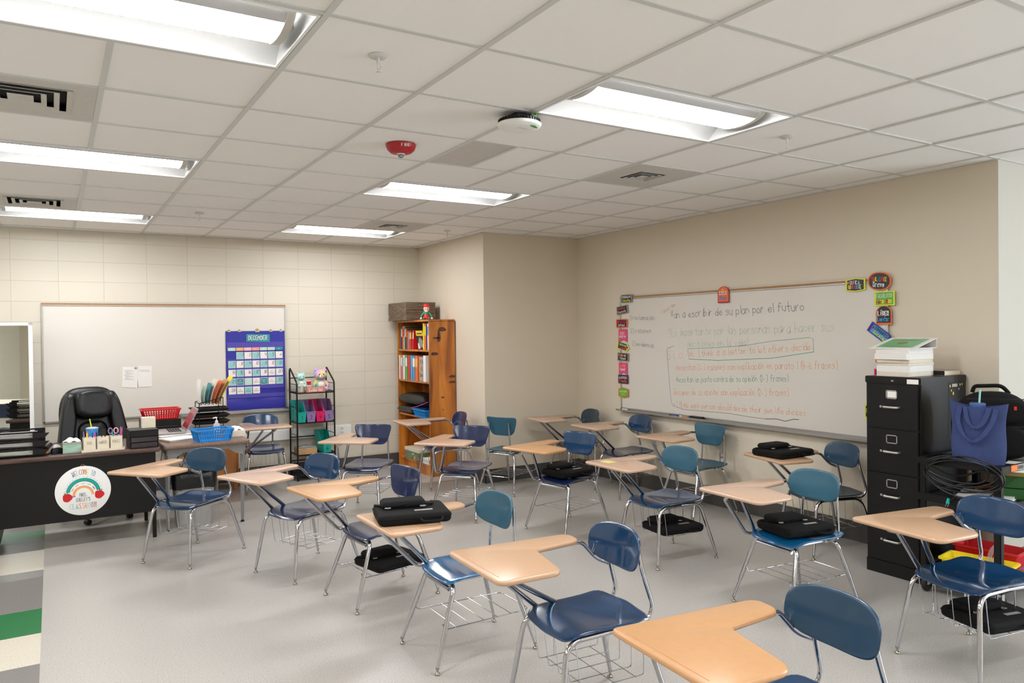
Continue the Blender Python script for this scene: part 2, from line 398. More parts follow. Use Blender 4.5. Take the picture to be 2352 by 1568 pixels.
def strokes(text, size, adv=0.78, jit=0.0, slant=0.0, smooth=True, rg=None):
    """-> list of polylines in (x right, y up), baseline y=0, cap height = size"""
    out = []; x = 0.0; k = size / 7.0; rg = rg or rnd
    for ch in text:
        if ch == ' ': x += adv * size * 0.75; continue
        acc = ch in ACC; g = G.get(ACC.get(ch, ch))
        if g is None: x += adv * size * 0.5; continue
        parts = g.split('|')
        if ch in 'áéíóú': parts = [p for p in parts if p != '38 37'] + ['37 58']
        elif acc: parts = parts + ['3@ 5A']
        dy = rg.uniform(-1, 1) * jit * size
        for p in parts:
            pts = []
            for q in p.split():
                a = int(q[0]) - 1; b = {'@': 9.6, 'A': 11}.get(q[1]) if q[1] in '@A' else int(q[1])
                pts.append(((a + (rg.uniform(-.35, .35) if jit else 0)) * k, (b - 2 + (rg.uniform(-.35, .35) if jit else 0)) * k + dy))
            if smooth and len(pts) > 2:
                for _ in range(2):
                    np_ = [pts[0]]
                    for a, b in zip(pts, pts[1:]):
                        np_ += [(a[0] * .75 + b[0] * .25, a[1] * .75 + b[1] * .25), (a[0] * .25 + b[0] * .75, a[1] * .25 + b[1] * .75)]
                    np_.append(pts[-1]); pts = np_
            out.append([(px + x + py * slant, py) for px, py in pts])
        w = 0.5 if ch in "iIl1.,!:'()" else (1.2 if ch in 'mwMW' else 1.0)
        x += adv * size * w
    return out, x
class Plane:
    def __init__(s, o, u, v, n): s.o, s.u, s.v, s.n = Vector(o), Vector(u), Vector(v), Vector(n)
    def __call__(s, a, b, h=0.0): return s.o + s.u * a + s.v * b + s.n * h
def ribbon(mb, pl, pts, w, key, h=0.0006):
    P = [Vector(p) for p in pts]
    if len(P) < 2: return
    L = []; Rr = []
    for i in range(len(P)):
        t = P[min(i + 1, len(P) - 1)] - P[max(i - 1, 0)]
        t = t.normalized() if t.length > 1e-9 else Vector((1, 0)); nn = Vector((-t.y, t.x)) * w / 2
        if i == 0: P0 = P[i] - t * w * 0.3
        elif i == len(P) - 1: P0 = P[i] + t * w * 0.3
        else: P0 = P[i]
        L.append(P0 + nn); Rr.append(P0 - nn)
    vs = [pl(p.x, p.y, h) for p in L] + [pl(p.x, p.y, h) for p in Rr]; n = len(P)
    mb.add(vs, [(i, n + i, n + i + 1, i + 1) for i in range(n - 1)], key)
def write(mb, pl, text, x0, y0, size, key, w=None, width=None, rot=0.0, align='l', h=0.0006, **k):
    S, tot = strokes(text, size, **k); sx = (width / tot) if width else 1.0; tot *= sx
    ox = {'l': 0, 'c': -tot / 2, 'r': -tot}[align]; w = w or size * 0.12; c, s_ = math.cos(rot), math.sin(rot)
    for p in S:
        ribbon(mb, pl, [(x0 + (a * sx + ox) * c - b * s_, y0 + (a * sx + ox) * s_ + b * c) for a, b in p], w, key, h)
def face(mb, pl, pts, key, h):
    mb.add([pl(a, b, h) for a, b in pts], [tuple(range(len(pts)))], key)

# ------------------------------------------------------------------ room
ZC = 2.713; YB = 8.75; XR = 5.24; T = 0.6096; GX = 0.2002; GY = 2.4949
mb = MB(); ed = [-5.0, 4.44, 4.90, 5.35, 6.24, 6.82, 7.13, 7.52, YB]
mb.add([(-0.08, -3, 0), (8, -3, 0), (8, YB, 0), (-0.08, YB, 0)], [(0, 1, 2, 3)], 'floor')
ys = [-3.0, -2.4, -1.94, -1.03, -0.57, -0.11, 0.8, 1.26, 1.72, 2.63, 3.09, 3.53, 4.44, 4.90, 5.345, 6.235, 6.82, 7.13, 7.52, YB]
ks = ['floor_cream', 'floor_dark', 'floor_green']; seq = ['floor_green', 'floor_cream', 'floor_dark', 'floor_green', 'floor_cream', 'floor_dark', 'floor_green', 'floor_cream', 'floor_dark', 'floor_green', 'floor_cream', 'floor_dark', 'floor_cream', 'floor_green', 'floor_dark', 'floor_cream', 'floor_dark', 'floor_green', 'floor_dark']
for a, b, k in zip(ys, ys[1:], seq): mb.add([(-0.99, a, 0), (-0.08, a, 0), (-0.08, b, 0), (-0.99, b, 0)], [(0, 1, 2, 3)], k)
mb.add([(-4, -3, 0), (-0.99, -3, 0), (-0.99, YB, 0), (-4, YB, 0)], [(0, 1, 2, 3)], 'floor')
mb.add([(-4, -3, -.1), (8, -3, -.1), (8, YB, -.1), (-4, YB, -.1)], [(0, 3, 2, 1)], 'floor')
struct('floor', mb, smooth=0, recalc=False)
def wallbox(name, x0, x1, y0, y1, key):
    m_ = MB(); m_.bx(x0, x1, y0, y1, 0, ZC + 0.12, key); return struct(name, m_, smooth=0)
wallbox('wall_back', -4.12, 3.98, YB, YB + .12, 'block')
wallbox('wall_pillar', 3.98, 5.36, 7.07, YB + .12, 'wall')
wallbox('wall_right', XR, XR + .12, 2.501, 7.07, 'wall')
wallbox('wall_alcove', XR + .0005, 8.0, 2.5, 2.62, 'wall_light')
wallbox('wall_left', -4.12, -4.0, -3.1, YB, 'block')
wallbox('wall_front', -4.12, 8.12, -3.12, -3.0, 'wall')
# window wall at the right of the room (outside the photograph) with the daylight
mb = MB()
mb.bx(8, 8.12, -3, 2.62, 0, 0.9, 'wall'); mb.bx(8, 8.12, -3, 2.62, 2.3, ZC + .12, 'wall')
mb.bx(8, 8.12, -3, -2.85, 0.9, 2.3, 'wall'); mb.bx(8, 8.12, -.05, 2.62, 0.9, 2.3, 'wall')
struct('wall_window', mb, smooth=0)
mb = MB()
for y in (-2.85, -1.9, -1.0, -.05): mb.bx(8.0, 8.06, y - .03, y + .03, 0.9, 2.3, 'whitemetal')
for z in (0.9, 2.3): mb.bx(8.0, 8.06, -2.85, -.05, z - .03, z + .03, 'whitemetal')
struct('window_1', mb, smooth=0)
# baseboards
def baseb(name, pts):
    m_ = MB()
    for (x0, x1, y0, y1) in pts:
        m_.bx(x0, x1, y0, y1, 0, 0.15, 'base')
    struct(name, m_, smooth=0)
baseb('baseboard_back', [(-4, 3.974, YB - .006, YB)])
baseb('baseboard_pillar', [(3.974, 3.98, 7.064, YB), (3.974, XR - .006, 7.064, 7.07)])
baseb('baseboard_right', [(XR - .006, XR, 2.5, 7.064)])
baseb('baseboard_alcove', [(XR, 8, 2.494, 2.5)])
# ceiling: tiles, bars, fixtures
fix_cells = {}
lights = [(-1, r) for r in (0, 4, 8, -4, -8)] + [(3, r) for r in (0, 4, 8, -4, -8)] + [(-5, r) for r in (0, 4, 8, -4)]
vents = [(-1, 2), (-1, 7), (4, 7), (5, 2)]
for (i, j) in lights:
    fix_cells[(i, j)] = 1; fix_cells[(i + 1, j)] = 1
for v_ in vents: fix_cells[v_] = 1
mb = MB(); bars = MB()
def inroom(x, y):
    if y > YB or x > 8 or x < -4 or y < -3: return False
    if x > 3.98 and y > 7.07: return False
    if x > XR and y > 2.5: return False
    return True
for i in range(-7, 13):
    for j in range(-10, 11):
        if (i, j) in fix_cells: continue
        x0, x1 = GX + i * T, GX + (i + 1) * T; y0, y1 = GY + j * T, GY + (j + 1) * T
        x0, x1 = max(x0, -4), min(x1, 8); y0, y1 = max(y0, -3), min(y1, YB)
        if x1 - x0 < .01 or y1 - y0 < .01: continue
        if x0 >= XR - .2 and y0 > 2.4 and False: continue
        dz = rnd.choice([0.004, 0.004, 0.004, 0.005, 0.006])
        if i == 3 and j == 2:
            mb.bx(x0, x0 + .305, y0, y1, ZC + .002, ZC + .014, 'vent'); mb.bx(x0 + .305, x1, y0, y1, ZC + dz, ZC + dz + .012, 'tile'); continue
        mb.bx(x0, x1, y0, y1, ZC + dz, ZC + dz + .012, 'tile')
mb.bx(-4.12, 8.12, -3.12, YB + .12, ZC + .13, ZC + .16, 'dark')  # unseen slab, added above the tiles to stop outside light leaking in
ceil = struct('ceiling', mb, smooth=0)
fixx = lambda i, j: fix_cells.get((i, j))
w = 0.0115
for i in range(-6, 13):           # bars along Y
    x = GX + i * T
    for j in range(-10, 11):
        y0, y1 = max(GY + j * T, -3), min(GY + (j + 1) * T, YB)
        if y1 <= y0: continue
        if (i - 1, j) in lights: continue
        bars.bx(x - w, x + w, y0, y1, ZC - .001, ZC + .006, 'grid')
for j in range(-9, 11):
    y = GY + j * T; bars.bx(-4, 8, y - w, y + w, ZC, ZC + .007, 'grid')
bars.bx(GX + 3 * T + .305 - w, GX + 3 * T + .305 + w, GY + 2 * T, GY + 3 * T, ZC - .001, ZC + .006, 'grid')
# wall angle trim
for (x0, x1, y0, y1) in ((-4, 3.98, YB - .02, YB), (3.96, 3.98, 7.05, YB), (3.96, XR, 7.05, 7.07), (XR - .02, XR, 2.5, 7.07), (XR - .02, 8, 2.48, 2.5)):
    bars.bx(x0, x1, y0, y1, ZC - .001, ZC + .004, 'grid')
struct('trim_1', bars, smooth=0)
# recessed light fixtures
def fixture_meshes():
    L, Wd = 2 * T - .03, T - .03
    h = MB()
    # pan frame edge
    for (a, b, c, d) in ((-L / 2, L / 2, -Wd / 2, -Wd / 2 + .012), (-L / 2, L / 2, Wd / 2 - .012, Wd / 2), (-L / 2, -L / 2 + .012, -Wd / 2, Wd / 2), (L / 2 - .012, L / 2, -Wd / 2, Wd / 2)):
        h.bx(a, b, c, d, -.002, .004, 'whitemetal')
    # curved reflector (gull wing on both sides of the basket)
    n = 16
    def sec(t):                       # t 0..1 across
        y = -Wd / 2 + .010 + t * (Wd - .020); u = abs(t - .5) * 2
        z = 0.002 + 0.10 * math.sin(min(1, (1 - u) * 1.35) * PI / 2) ** 0.8
        return y, z
    h.grid(lambda a, b: Vector((-L / 2 + .01 + a * (L - .02), sec(b)[0], sec(b)[1])), 1, n, 'reflector')
    for sx in (-1, 1):
        vs = []; fs = []
        for k in range(n + 1):
            y, z = sec(k / n); vs += [(sx * (L / 2 - .010), y, .002), (sx * (L / 2 - .010), y, z)]
        for k in range(n): fs.append((2 * k, 2 * k + 2, 2 * k + 3, 2 * k + 1))
        h.add(vs, fs, 'reflector')
    h.bx(-L / 2, L / 2, -Wd / 2, Wd / 2, .112, .118, 'whitemetal')
    d = MB(); m2 = 14; bw = 0.150
    def bsec(t):
        a = PI * t; return -bw * math.cos(a), 0.060 - 0.050 * math.sin(a)
    lx = L / 2 - .075
    for (t0, t1, key, k_) in ((0, 3.5 / m2, 'reflector', 4), (3.5 / m2, 1 - 3.5 / m2, 'lamp', 8), (1 - 3.5 / m2, 1, 'reflector', 4)):
        d.grid(lambda a, b: Vector((-lx + a * 2 * lx, bsec(t0 + (t1 - t0) * b)[0], bsec(t0 + (t1 - t0) * b)[1])), 1, k_, key)
    E2 = []
    for sx in (-1, 1):
        e = MB(); E2.append(e)
        vs = []; fs = []
        for k in range(m2 + 1):
            y, z = bsec(k / m2); z -= .003; y *= 1.03
            vs += [(sx * lx, y, z), (sx * (lx + .03), y, z), (sx * lx, y * .95, .085), (sx * (lx + .03), y * .95, .085)]
        for k in range(m2):
            a = 4 * k; b = 4 * k + 4
            fs += [(a, b, b + 1, a + 1), (a, a + 2, b + 2, b), (a + 1, b + 1, b + 3, a + 3)]
        e.add(vs, fs, 'vent')
        e.bx(sx * (lx + .03) - .004, sx * (lx + .03) + .012, -bw * .5, bw * .5, .025, .06, 'alu')
    return h, d, E2
hm, dm, em = fixture_meshes()
LBL = {(-1, 0): 'recessed troffer light at top left, nearest and cut by the frame', (-1, 4): 'recessed troffer light at left edge, middle of the left row',
       (-1, 8): 'recessed troffer light at left, farthest one nearest the block wall', (3, 0): 'large recessed troffer light beside the round white access point',
       (3, 4): 'recessed troffer light in the middle of the ceiling beyond the red alarm', (3, 8): 'farthest recessed troffer light above the wooden bookcase corner'}
proto = None
for (i, j) in lights:
    loc = (GX + (i + 1) * T, GY + (j + .5) * T, ZC)
    if proto is None:
        proto = thing('ceiling_light', '', 'ceiling light', loc)
        obj('housing', hm, proto, recalc=False); obj('diffuser', dm, proto, recalc=False); [obj('end_cap', e_, proto, recalc=False) for e_ in em]; f_ = proto
    else:
        f_ = copy_tree(proto); f_.location = loc
    tag(f_, LBL.get((i, j), 'recessed white troffer light outside the photographed part of the ceiling'), 'ceiling light', 'recessed ceiling lights')
# vents
def vent(i, j, full, label):
    t = thing('ceiling_vent', label, 'vent', (GX + (i + .5) * T, GY + (j + .5) * T, ZC), 0, 'ceiling air vents')
    m_ = MB(); a = T / 2 - .012
    hole = 0.2 if full else 0.13
    for (x0, x1, y0, y1) in ((-a, a, -a, -hole), (-a, a, hole, a), (-a, -hole, -hole, hole), (hole, a, -hole, hole)): m_.bx(x0, x1, y0, y1, .000, .004, 'vent')
    obj('panel', m_, t, smooth=0)
    d = MB(); d.bx(-hole - .01, hole + .01, -hole - .01, hole + .01, .045, .05, 'dark'); obj('backing', d, t, smooth=0)  # dark plate stands in for the shade up inside the duct
    q = 4 if full else 4
    for k in range(q):
        s = MB(); o = hole * (1 - k / q); inn = o - hole / q * (0.42 if k < q - 1 else .95)
        z0 = -.004 if full else 0.0
        zt = 0.008 if full else .003
        vs = []
        for r_, z in ((o, z0 + .002), (inn, z0 + zt + .002), (inn - .001, z0 + zt), (o - .001, z0)):
            vs += [(-r_, -r_, z), (r_, -r_, z), (r_, r_, z), (-r_, r_, z)]
        fs = []
        for g in range(4):
            for e in range(4):
                fs.append((g * 4 + e, g * 4 + (e + 1) % 4, ((g + 1) % 4) * 4 + (e + 1) % 4, ((g + 1) % 4) * 4 + e))
        s.add(vs, fs, 'vent'); obj('louver', s, t, smooth=0)
vent(-1, 2, True, 'square air vent at left edge, between the nearest and second light')
vent(-1, 7, True, 'small far air vent above the farthest left light')
vent(4, 7, False, 'distant air vent right beside the farthest middle light')
vent(5, 2, False, 'square four-way air vent with small louvers right of the access point')
# sprinklers
sp = None
for x, y, lb in ((1.10, 2.77, 'nearest sprinkler head, between the top-left light and the access point'), (3.55, 2.80, 'sprinkler head just right of the large middle light'),
                 (1.12, 7.07, 'far sprinkler head at left above the block wall'), (3.57, 7.11, 'far sprinkler head above the wooden bookcase')):
    if sp is None:
        sp = thing('sprinkler', lb, 'sprinkler', (x, y, ZC), 0, 'fire sprinklers')
        m_ = MB(); m_.lathe([(0, -.006), (.014, -.007), (.03, -.006), (.038, 0), (.038, .003)], key='grid'); obj('escutcheon', m_, sp)
        m_ = MB(); m_.lathe([(.007, 0), (.007, -.018), (.004, -.022), (.003, -.05), (.003, -.052)], key='grid'); m_.tube([(0, 0, -.024), (0, 0, -.048)], .0028, 'red'); obj('nozzle', m_, sp)
        m_ = MB(); m_.lathe([(0, -.062), (.011, -.060), (.012, -.057), (0, -.056)], key='grid')
        for s_ in (-1, 1): m_.tube([(s_ * .004, 0, -.02), (s_ * .011, 0, -.04), (s_ * .003, 0, -.057)], .0015, 'grid', n=6)
        obj('deflector', m_, sp)
    else:
        c_ = copy_tree(sp); c_.location = (x, y, ZC); tag(c_, lb, 'sprinkler', 'fire sprinklers')
# fire alarm
t = thing('fire_alarm', 'red dome fire alarm on the ceiling reading FIRE', 'fire alarm', (1.72, 4.0, ZC))
m_ = MB(); m_.lathe([(0, -.052), (.035, -.052), (.06, -.046), (.078, -.030), (.086, -.008), (.086, 0)], n=32, key='firered'); obj('housing', m_, t)
m_ = MB(); m_.lathe([(0, -.076), (.012, -.072), (.018, -.062), (.02, -.050)], n=20, key='glass'); m_.lathe([(.02, -.056), (.024, -.054), (.024, -.048)], n=20, key='whitemetal'); obj('strobe_lens', m_, t)
m_ = MB()
dirv = Vector((-1.72, -4.0, 0)).normalized(); side = Vector((-dirv.y, dirv.x, 0)); n_ = (dirv * .9 + Vector((0, 0, -.45))).normalized(); up = side.cross(n_) * -1
up = n_.cross(side); up = up if up.z > 0 else -up
pl = Plane(dirv * .0845 + side * .0 + Vector((0, 0, -.018)), side, up, dirv * .9)
write(m_, pl, 'FIRE', 0.028, -.008, .015, 'whitemetal', w=.0026, align='c', adv=.95, smooth=False, h=.002)
obj('lettering', m_, t, smooth=0, recalc=False)
# wifi access point
t = thing('access_point', 'round white wireless access point hanging from the ceiling with a green cable', 'access point', (2.0, 3.17, ZC))
m_ = MB(); m_.lathe([(0, -.070), (.06, -.070), (.10, -.066), (.118, -.058), (.122, -.048), (.118, -.044)], n=48, key='whitemetal'); obj('cover', m_, t)
m_ = MB(); m_.lathe([(.112, -.046), (.112, -.030), (.10, -.022), (.04, -.018)], n=48, key='black')
for k in range(40):
    a = 2 * PI * k / 40; m_.box((math.cos(a) * .113, math.sin(a) * .113, -.036), (.006, .006, .018), 'black', rz=a)
obj('heat_sink', m_, t)
m_ = MB(); m_.bx(-.05, .05, -.05, .05, -.022, 0, 'blackm'); obj('mounting_bracket', m_, t, bevel=.003)
m_ = MB(); cc = fillet([(-.03, -.085, -.030), (.02, -.10, -.028), (.04, -.09, -.026), (.06, -.075, -.012), (.066, -.066, 0)], .02); m_.tube(cc, .0055, 'grn', n=8)
m_.tube(fillet([(-.06, -.09, -.032), (-.02, -.10, -.032), (.02, -.098, -.032)], .01), .005, 'grn', n=8); obj('cable', m_, t)
m_ = MB(); pl = Plane((0, 0, -.0702), (side.x, side.y, 0), (-dirv.x, -dirv.y, 0), (0, 0, -1)); side2 = side
face(m_, pl, [(.045, -.085), (.075, -.075), (.098, -.03), (.085, -.03), (.055, -.06)], 'grn', .0004)
for k in range(3): face(m_, pl, [(-.02 + .02 * k, -.03 + .012 * k), (.012 + .02 * k, -.03 + .012 * k), (.012 + .02 * k, -.027 + .012 * k), (-.02 + .02 * k, -.027 + .012 * k)], 'greyedge', .0004)
obj('label_print', m_, t, smooth=0, recalc=False); t.scale = (.91, .91, 1)
# raceway + outlets
m_ = MB(); m_.bx(0.95, 3.05, YB - .05, YB - .002, .43, .55, 'whitemetal')
tag(obj('cable_raceway', m_, bevel=.006), 'long white cable raceway along the foot of the block wall', 'raceway')
def outlet(loc, rz, label, key):
    t = thing('wall_outlet', label, 'outlet', loc, rz)
    m_ = MB(); m_.slab(rect(.072, .114, .006), 0, .006, .002, key, fr=lambda x, y, z: Vector((x, -z, y))); obj('face_plate', m_, t)
    for s_ in (-1, 1):
        m_ = MB(); m_.slab(superell(.017, .014, 3, 20, 0, s_ * .024), .006, .009, 0, 'offwhite', fr=lambda x, y, z: Vector((x, -z, y)))
        for sx in (-1, 1): m_.bx(sx * .006 - .001, sx * .006 + .001, -.0095, -.009, s_ * .024 - .002, s_ * .024 + .006, 'dark')
        obj('socket', m_, t, smooth=30)
outlet((XR - .0005, 4.865, .46), -PI / 2, 'metal double wall outlet below the large whiteboard', 'alu')
outlet((2.93, YB - .051, .49), 0, 'white outlet on the raceway right of the black shelf', 'whitemetal')

# ------------------------------------------------------------------ whiteboards
def whiteboard(name, label, pl, W_, H_, tray, hmap=None):
    """pl origin = lower left corner on the wall"""
    t = thing(name, label, 'whiteboard', pl.o)
    o0 = pl.o.copy(); q = Plane((0, 0, 0), pl.u, pl.v, pl.n)
    def bx(m, a0, a1, b0, b1, h0, h1, key):
        vs = [q(a, b, h) for h in (h0, h1) for (a, b) in ((a0, b0), (a1, b0), (a1, b1), (a0, b1))]
        m.add(vs, [(0, 3, 2, 1), (4, 5, 6, 7), (0, 1, 5, 4), (1, 2, 6, 5), (2, 3, 7, 6), (3, 0, 4, 7)], key)
    m = MB(); bx(m, .012, W_ - .012, .01, H_ - .03, .001, .014, 'board'); obj('panel', m, t, smooth=0)
    m = MB(); bx(m, 0, .014, 0, H_ - .03, .001, .02, 'alu'); bx(m, W_ - .014, W_, 0, H_ - .03, .001, .02, 'alu'); bx(m, 0, W_, -.005, .012, .001, .02, 'alu'); bx(m, 0, W_, H_ - .027, H_ - .019, .001, .02, 'alu')
    obj('frame', m, t, smooth=0)
    m = MB(); bx(m, 0, W_, H_ - .019, H_, .001, .018, 'cork'); bx(m, 0, W_, H_, H_ + .004, .001, .02, 'alu'); obj('map_rail', m, t, smooth=0)
    if tray:
        a0, a1 = tray
        m = MB(); bx(m, a0, a1, -.020, -.012, .001, .075, 'alu'); bx(m, a0, a1, -.020, .0, .071, .077, 'alu'); bx(m, a0, a1, -.02, .0, .001, .006, 'alu'); obj('marker_tray', m, t, smooth=0)
    return t, q
plB = Plane((-0.09, YB, .79), (1, 0, 0), (0, 0, 1), (0, -1, 0))
wb1, q1 = whiteboard('whiteboard', 'blank whiteboard on the block wall behind the teacher desk', plB, 2.385, 1.19, (1.25, 2.41))
plR = Plane((XR, 6.285, .80), (0, -1, 0), (0, 0, 1), (-1, 0, 0))
wb2, q2 = whiteboard('whiteboard', 'long whiteboard on the right wall covered in handwritten Spanish notes', plR, 3.04, 1.2, (-.02, 3.05))
def yz(y, z): return (6.285 - y, z - .80)     # board coordinates of a point at (y, z) on the right wall
hw = MB(); rg = random.Random(3)
def hwrite(text, y0, z0, y1, z1, size, key, w=.0036, **k):
    size *= .82
    a = yz(y0, z0); b = yz(y1, z1); L_ = math.hypot(b[0] - a[0], b[1] - a[1])
    write(hw, q2, text, a[0], a[1], size, key, w=w, width=L_ * 1.02, rot=math.atan2(b[1] - a[1], b[0] - a[0]), jit=.05, h=.0146, rg=rg, **k)
hwrite('1) reclamación', 6.14, 1.752, 5.745, 1.742, .062, 'inkgrey')
hwrite('2) razones', 6.12, 1.612, 5.80, 1.612, .062, 'inkgrey')
hwrite('3) evidencia', 6.10, 1.478, 5.77, 1.462, .062, 'inkgrey')
hwrite('Favorite', 5.63, 1.798, 5.45, 1.875, .045, 'inkorange', w=.0035)
hwrite('Van a escribir de su plan por el futuro', 5.512, 1.752, 3.99, 1.785, .095, 'inkgrey', w=.0048)
hwrite('?Es importante por las personas para hacer sus', 5.55, 1.575, 3.72, 1.612, .105, 'inkfade', w=.0045)
hwrite('decisiones en la vida?', 5.29, 1.475, 4.54, 1.488, .085, 'inkfade', w=.0045)
hwrite('Si o', 5.57, 1.345, 5.34, 1.358, .11, 'inkorange')
hwrite('No. I think it is better to let others decide.', 5.26, 1.372, 3.91, 1.462, .078, 'inkorange')
hwrite('Necesitan 2-3 razones con explicación en parato 1 (4-6 frases)', 5.44, 1.238, 3.70, 1.318, .080, 'inkorange')
hwrite('Necesitan un punto contra de su opinión (2-3 frases)', 5.443, 1.122, 4.15, 1.196, .072, 'inkgreen')
hwrite('Resumen de su opinion con explicación (2-3 frases)', 5.475, .995, 4.15, 1.075, .080, 'inkorange')
hwrite('> I think each person should decide their own life choices', 5.495, .878, 3.985, .922, .072, 'inkorange')
ribbon(hw, q2, [yz(*p) for p in ((5.28, 1.455), (5.0, 1.465), (4.6, 1.49), (4.3, 1.53), (3.92, 1.562), (3.885, 1.55), (3.878, 1.446))], .004, 'inkgreen', .0146)
ribbon(hw, q2, [yz(*p) for p in ((5.285, 1.452), (5.27, 1.356), (4.9, 1.352), (4.5, 1.375), (4.3, 1.385), (3.879, 1.446))], .005, 'inkgreen', .0146)
ribbon(hw, q2, [yz(*p) for p in ((5.469, 1.482), (5.56, 1.455), (5.575, 1.44), (5.55, 1.2), (5.52, .93), (5.50, .89), (5.34, .863), (5.1, .868), (4.79, .874), (4.5, .862), (4.365, .861))], .0042, 'inkgrey', .0146)
ribbon(hw, q2, [yz(*p) for p in ((4.365, .861), (4.25, .872), (4.158, .861), (4.08, .885), (4.026, .887))], .005, 'ink', .0146)
obj('handwriting', hw, wb2, smooth=0, recalc=False)
# markers, eraser on the tray
def marker(loc, rz, cap, body, label):
    t = thing('marker', label, 'marker', loc, rz, 'markers on the whiteboard tray')
    m = MB(); m.tube([(-.05, 0, .009), (.03, 0, .009)], .009, body, n=12); obj('barrel', m, t)
    m = MB(); m.tube([(.03, 0, .009), (.06, 0, .009)], [.0096, .008], cap, n=12); obj('cap', m, t)
marker((XR - .045, 5.455, .788), PI / 2, 'black', 'royal', 'dark blue dry-erase marker on the tray of the written whiteboard')
marker((XR - .045, 5.31, .788), PI / 2, 'white', 'orange', 'orange and white dry-erase marker beside the black eraser')
marker((XR - .045, 6.20, .788), PI / 2, 'green', 'white', 'green-capped marker at the left end of the whiteboard tray')
m = MB(); m.slab(rect(.16, .045, .008), 0, .028, .005, 'black'); m.slab(rect(.15, .04, .006), -.0, .006, 0, 'greyedge')
tag(obj('board_eraser', m, loc=(XR - .045, 5.145, .7885), rz=PI / 2), 'black felt eraser on the tray of the written whiteboard', 'eraser')

# name cards round the whiteboard
def card(label, y, z, wd, ht, shape, edge, fill, lines, rot=0.0, depth=.026, acc=None):
    o = Vector((XR - depth, y, z)); t = thing('motivational_card', label, 'card', o, 0, 'colourful word cards around the written whiteboard')
    pl = Plane((0, 0, 0), Vector((0, -math.cos(rot), math.sin(rot))), Vector((0, math.sin(rot), math.cos(rot))), (-1, 0, 0))
    a, b = wd / 2, ht / 2
    if shape == 'rect': P = rect(wd, ht, .004, n=2)
    elif shape == 'ell': P = superell(a, b, 2.3, 36)
    elif shape == 'arch': P = [(-a, -b), (a, -b)] + [(a * math.cos(q), b * .25 + b * .75 * math.sin(q)) for q in [PI * k / 14 for k in range(15)]]
    elif shape == 'penn': P = [(-a, -b), (0, -b * .62), (a, -b), (a, b), (-a, b)]
    elif shape == 'hex': P = [(0, -b), (a, -b * .7), (a, b * .7), (0, b), (-a, b * .7), (-a, -b * .7)]
    elif shape == 'tagr': P = [(-a, -b), (a * .6, -b), (a, 0), (a * .6, b), (-a, b)]
    elif shape == 'plaque': P = [(-a, -b * .8), (0, -b), (a, -b * .8), (a, b * .8), (0, b), (-a, b * .8)]
    m = MB(); m.slab(P, -.0012, .0012, 0, edge, fr=lambda x, y_, h: pl(x, y_, h))
    obj('backing', m, t, smooth=0)
    cx = sum(p[0] for p in P) / len(P); cy = sum(p[1] for p in P) / len(P)
    k = 1 - .016 / min(wd, ht); m = MB(); face(m, pl, [(cx + (p[0] - cx) * k, cy + (p[1] - cy) * k) for p in P], fill, .0016)
    if acc:
        for (u, v, r_, key) in acc: face(m, pl, [(u * a + r_ * math.cos(q * PI / 4), v * b + r_ * math.sin(q * PI / 4)) for q in range(8)], key, .002)
    obj('print', m, t, smooth=0, recalc=False)
    m = MB()
    for (txt, v, sz, wf, keys, wt) in lines:
        S, tot = strokes(txt, sz * ht, adv=.95, smooth=False); sx = wf * wd / tot
        ks_ = keys if isinstance(keys, list) else [keys]; x_ = 0
        S = []; xx = 0
        for ci, ch in enumerate(txt):
            s1, t1 = strokes(ch, sz * ht, adv=.95, smooth=False)
            for st in s1: ribbon(m, pl, [((p[0] + xx) * sx - wf * a, v * b + p[1]) for p in st], wt * ht, ks_[ci % len(ks_)], .0026)
            xx += t1
    obj('lettering', m, t, smooth=0, recalc=False)
mc = ['yellow', 'orange', 'card_pink', 'purple', 'card_blu', 'lime']
card('small black card reading INTERESANTE at top left corner of the written whiteboard', 6.17, 1.978, .185, .088, 'rect', 'greyedge', 'card_blk', [('INTERESANTE', .15, .22, .8, 'white', .06), ('Interesting', -.65, .28, .7, 'lime', .06)], depth=.024)
card('tilted black card with red lettering, second from top in left column', 6.243, 1.86, .19, .090, 'rect', 'greyedge', 'card_blk', [('RESPONSABLE', .2, .2, .75, ['red', 'green', 'orange'], .06), ('Responsible', -.6, .25, .7, 'blush', .05)], rot=.12, depth=.024)
card('orange-edged black card with pink capitals, third in left column', 6.253, 1.716, .188, .09, 'rect', 'orange', 'card_blk', [('SUFICIENTE', .1, .24, .8, 'pink', .07), ('Sufficient', -.65, .26, .6, 'white', .05)], depth=.024)
card('upper pink pennant card in left column with white capitals', 6.237, 1.585, .14, .14, 'penn', 'card_pink', 'card_pink', [('ERES', .15, .2, .55, ['white', 'peach'], .04), ('QUERIDO', -.3, .14, .8, 'white', .035)], depth=.024)
card('black arrow-shaped tag card with lime edge in left column', 6.232, 1.468, .2, .085, 'tagr', 'lime', 'card_blk', [('HERMOSO', .1, .22, .6, 'white', .05), ('Lovely', -.65, .3, .55, 'card_pink', .07)], rot=-.22, depth=.024, acc=[(.6, -.2, .012, 'orange')])
card('black card with yellow and red word below the arrow-shaped tag', 6.237, 1.356, .187, .09, 'rect', 'greyedge', 'card_blk', [('VALORADO', .15, .22, .7, ['yellow', 'red', 'white'], .07), ('Valued', -.6, .3, .55, 'white', .05)], rot=-.04, depth=.024)
card('lower pink pennant card in left column reading Loved', 6.239, 1.23, .138, .13, 'penn', 'card_pink', 'card_pink', [('AMADO', .35, .14, .6, 'peach', .05), ('Loved', -.3, .22, .6, 'white', .05)], depth=.024)
card('dark navy card reading AMISTOSO in left column', 6.237, 1.117, .166, .095, 'rect', 'darkpurple', 'card_blk', [('AMISTOSO', .1, .25, .8, ['white', 'blush'], .06), ('Friendly', -.65, .28, .7, 'orange', .05)], depth=.024)
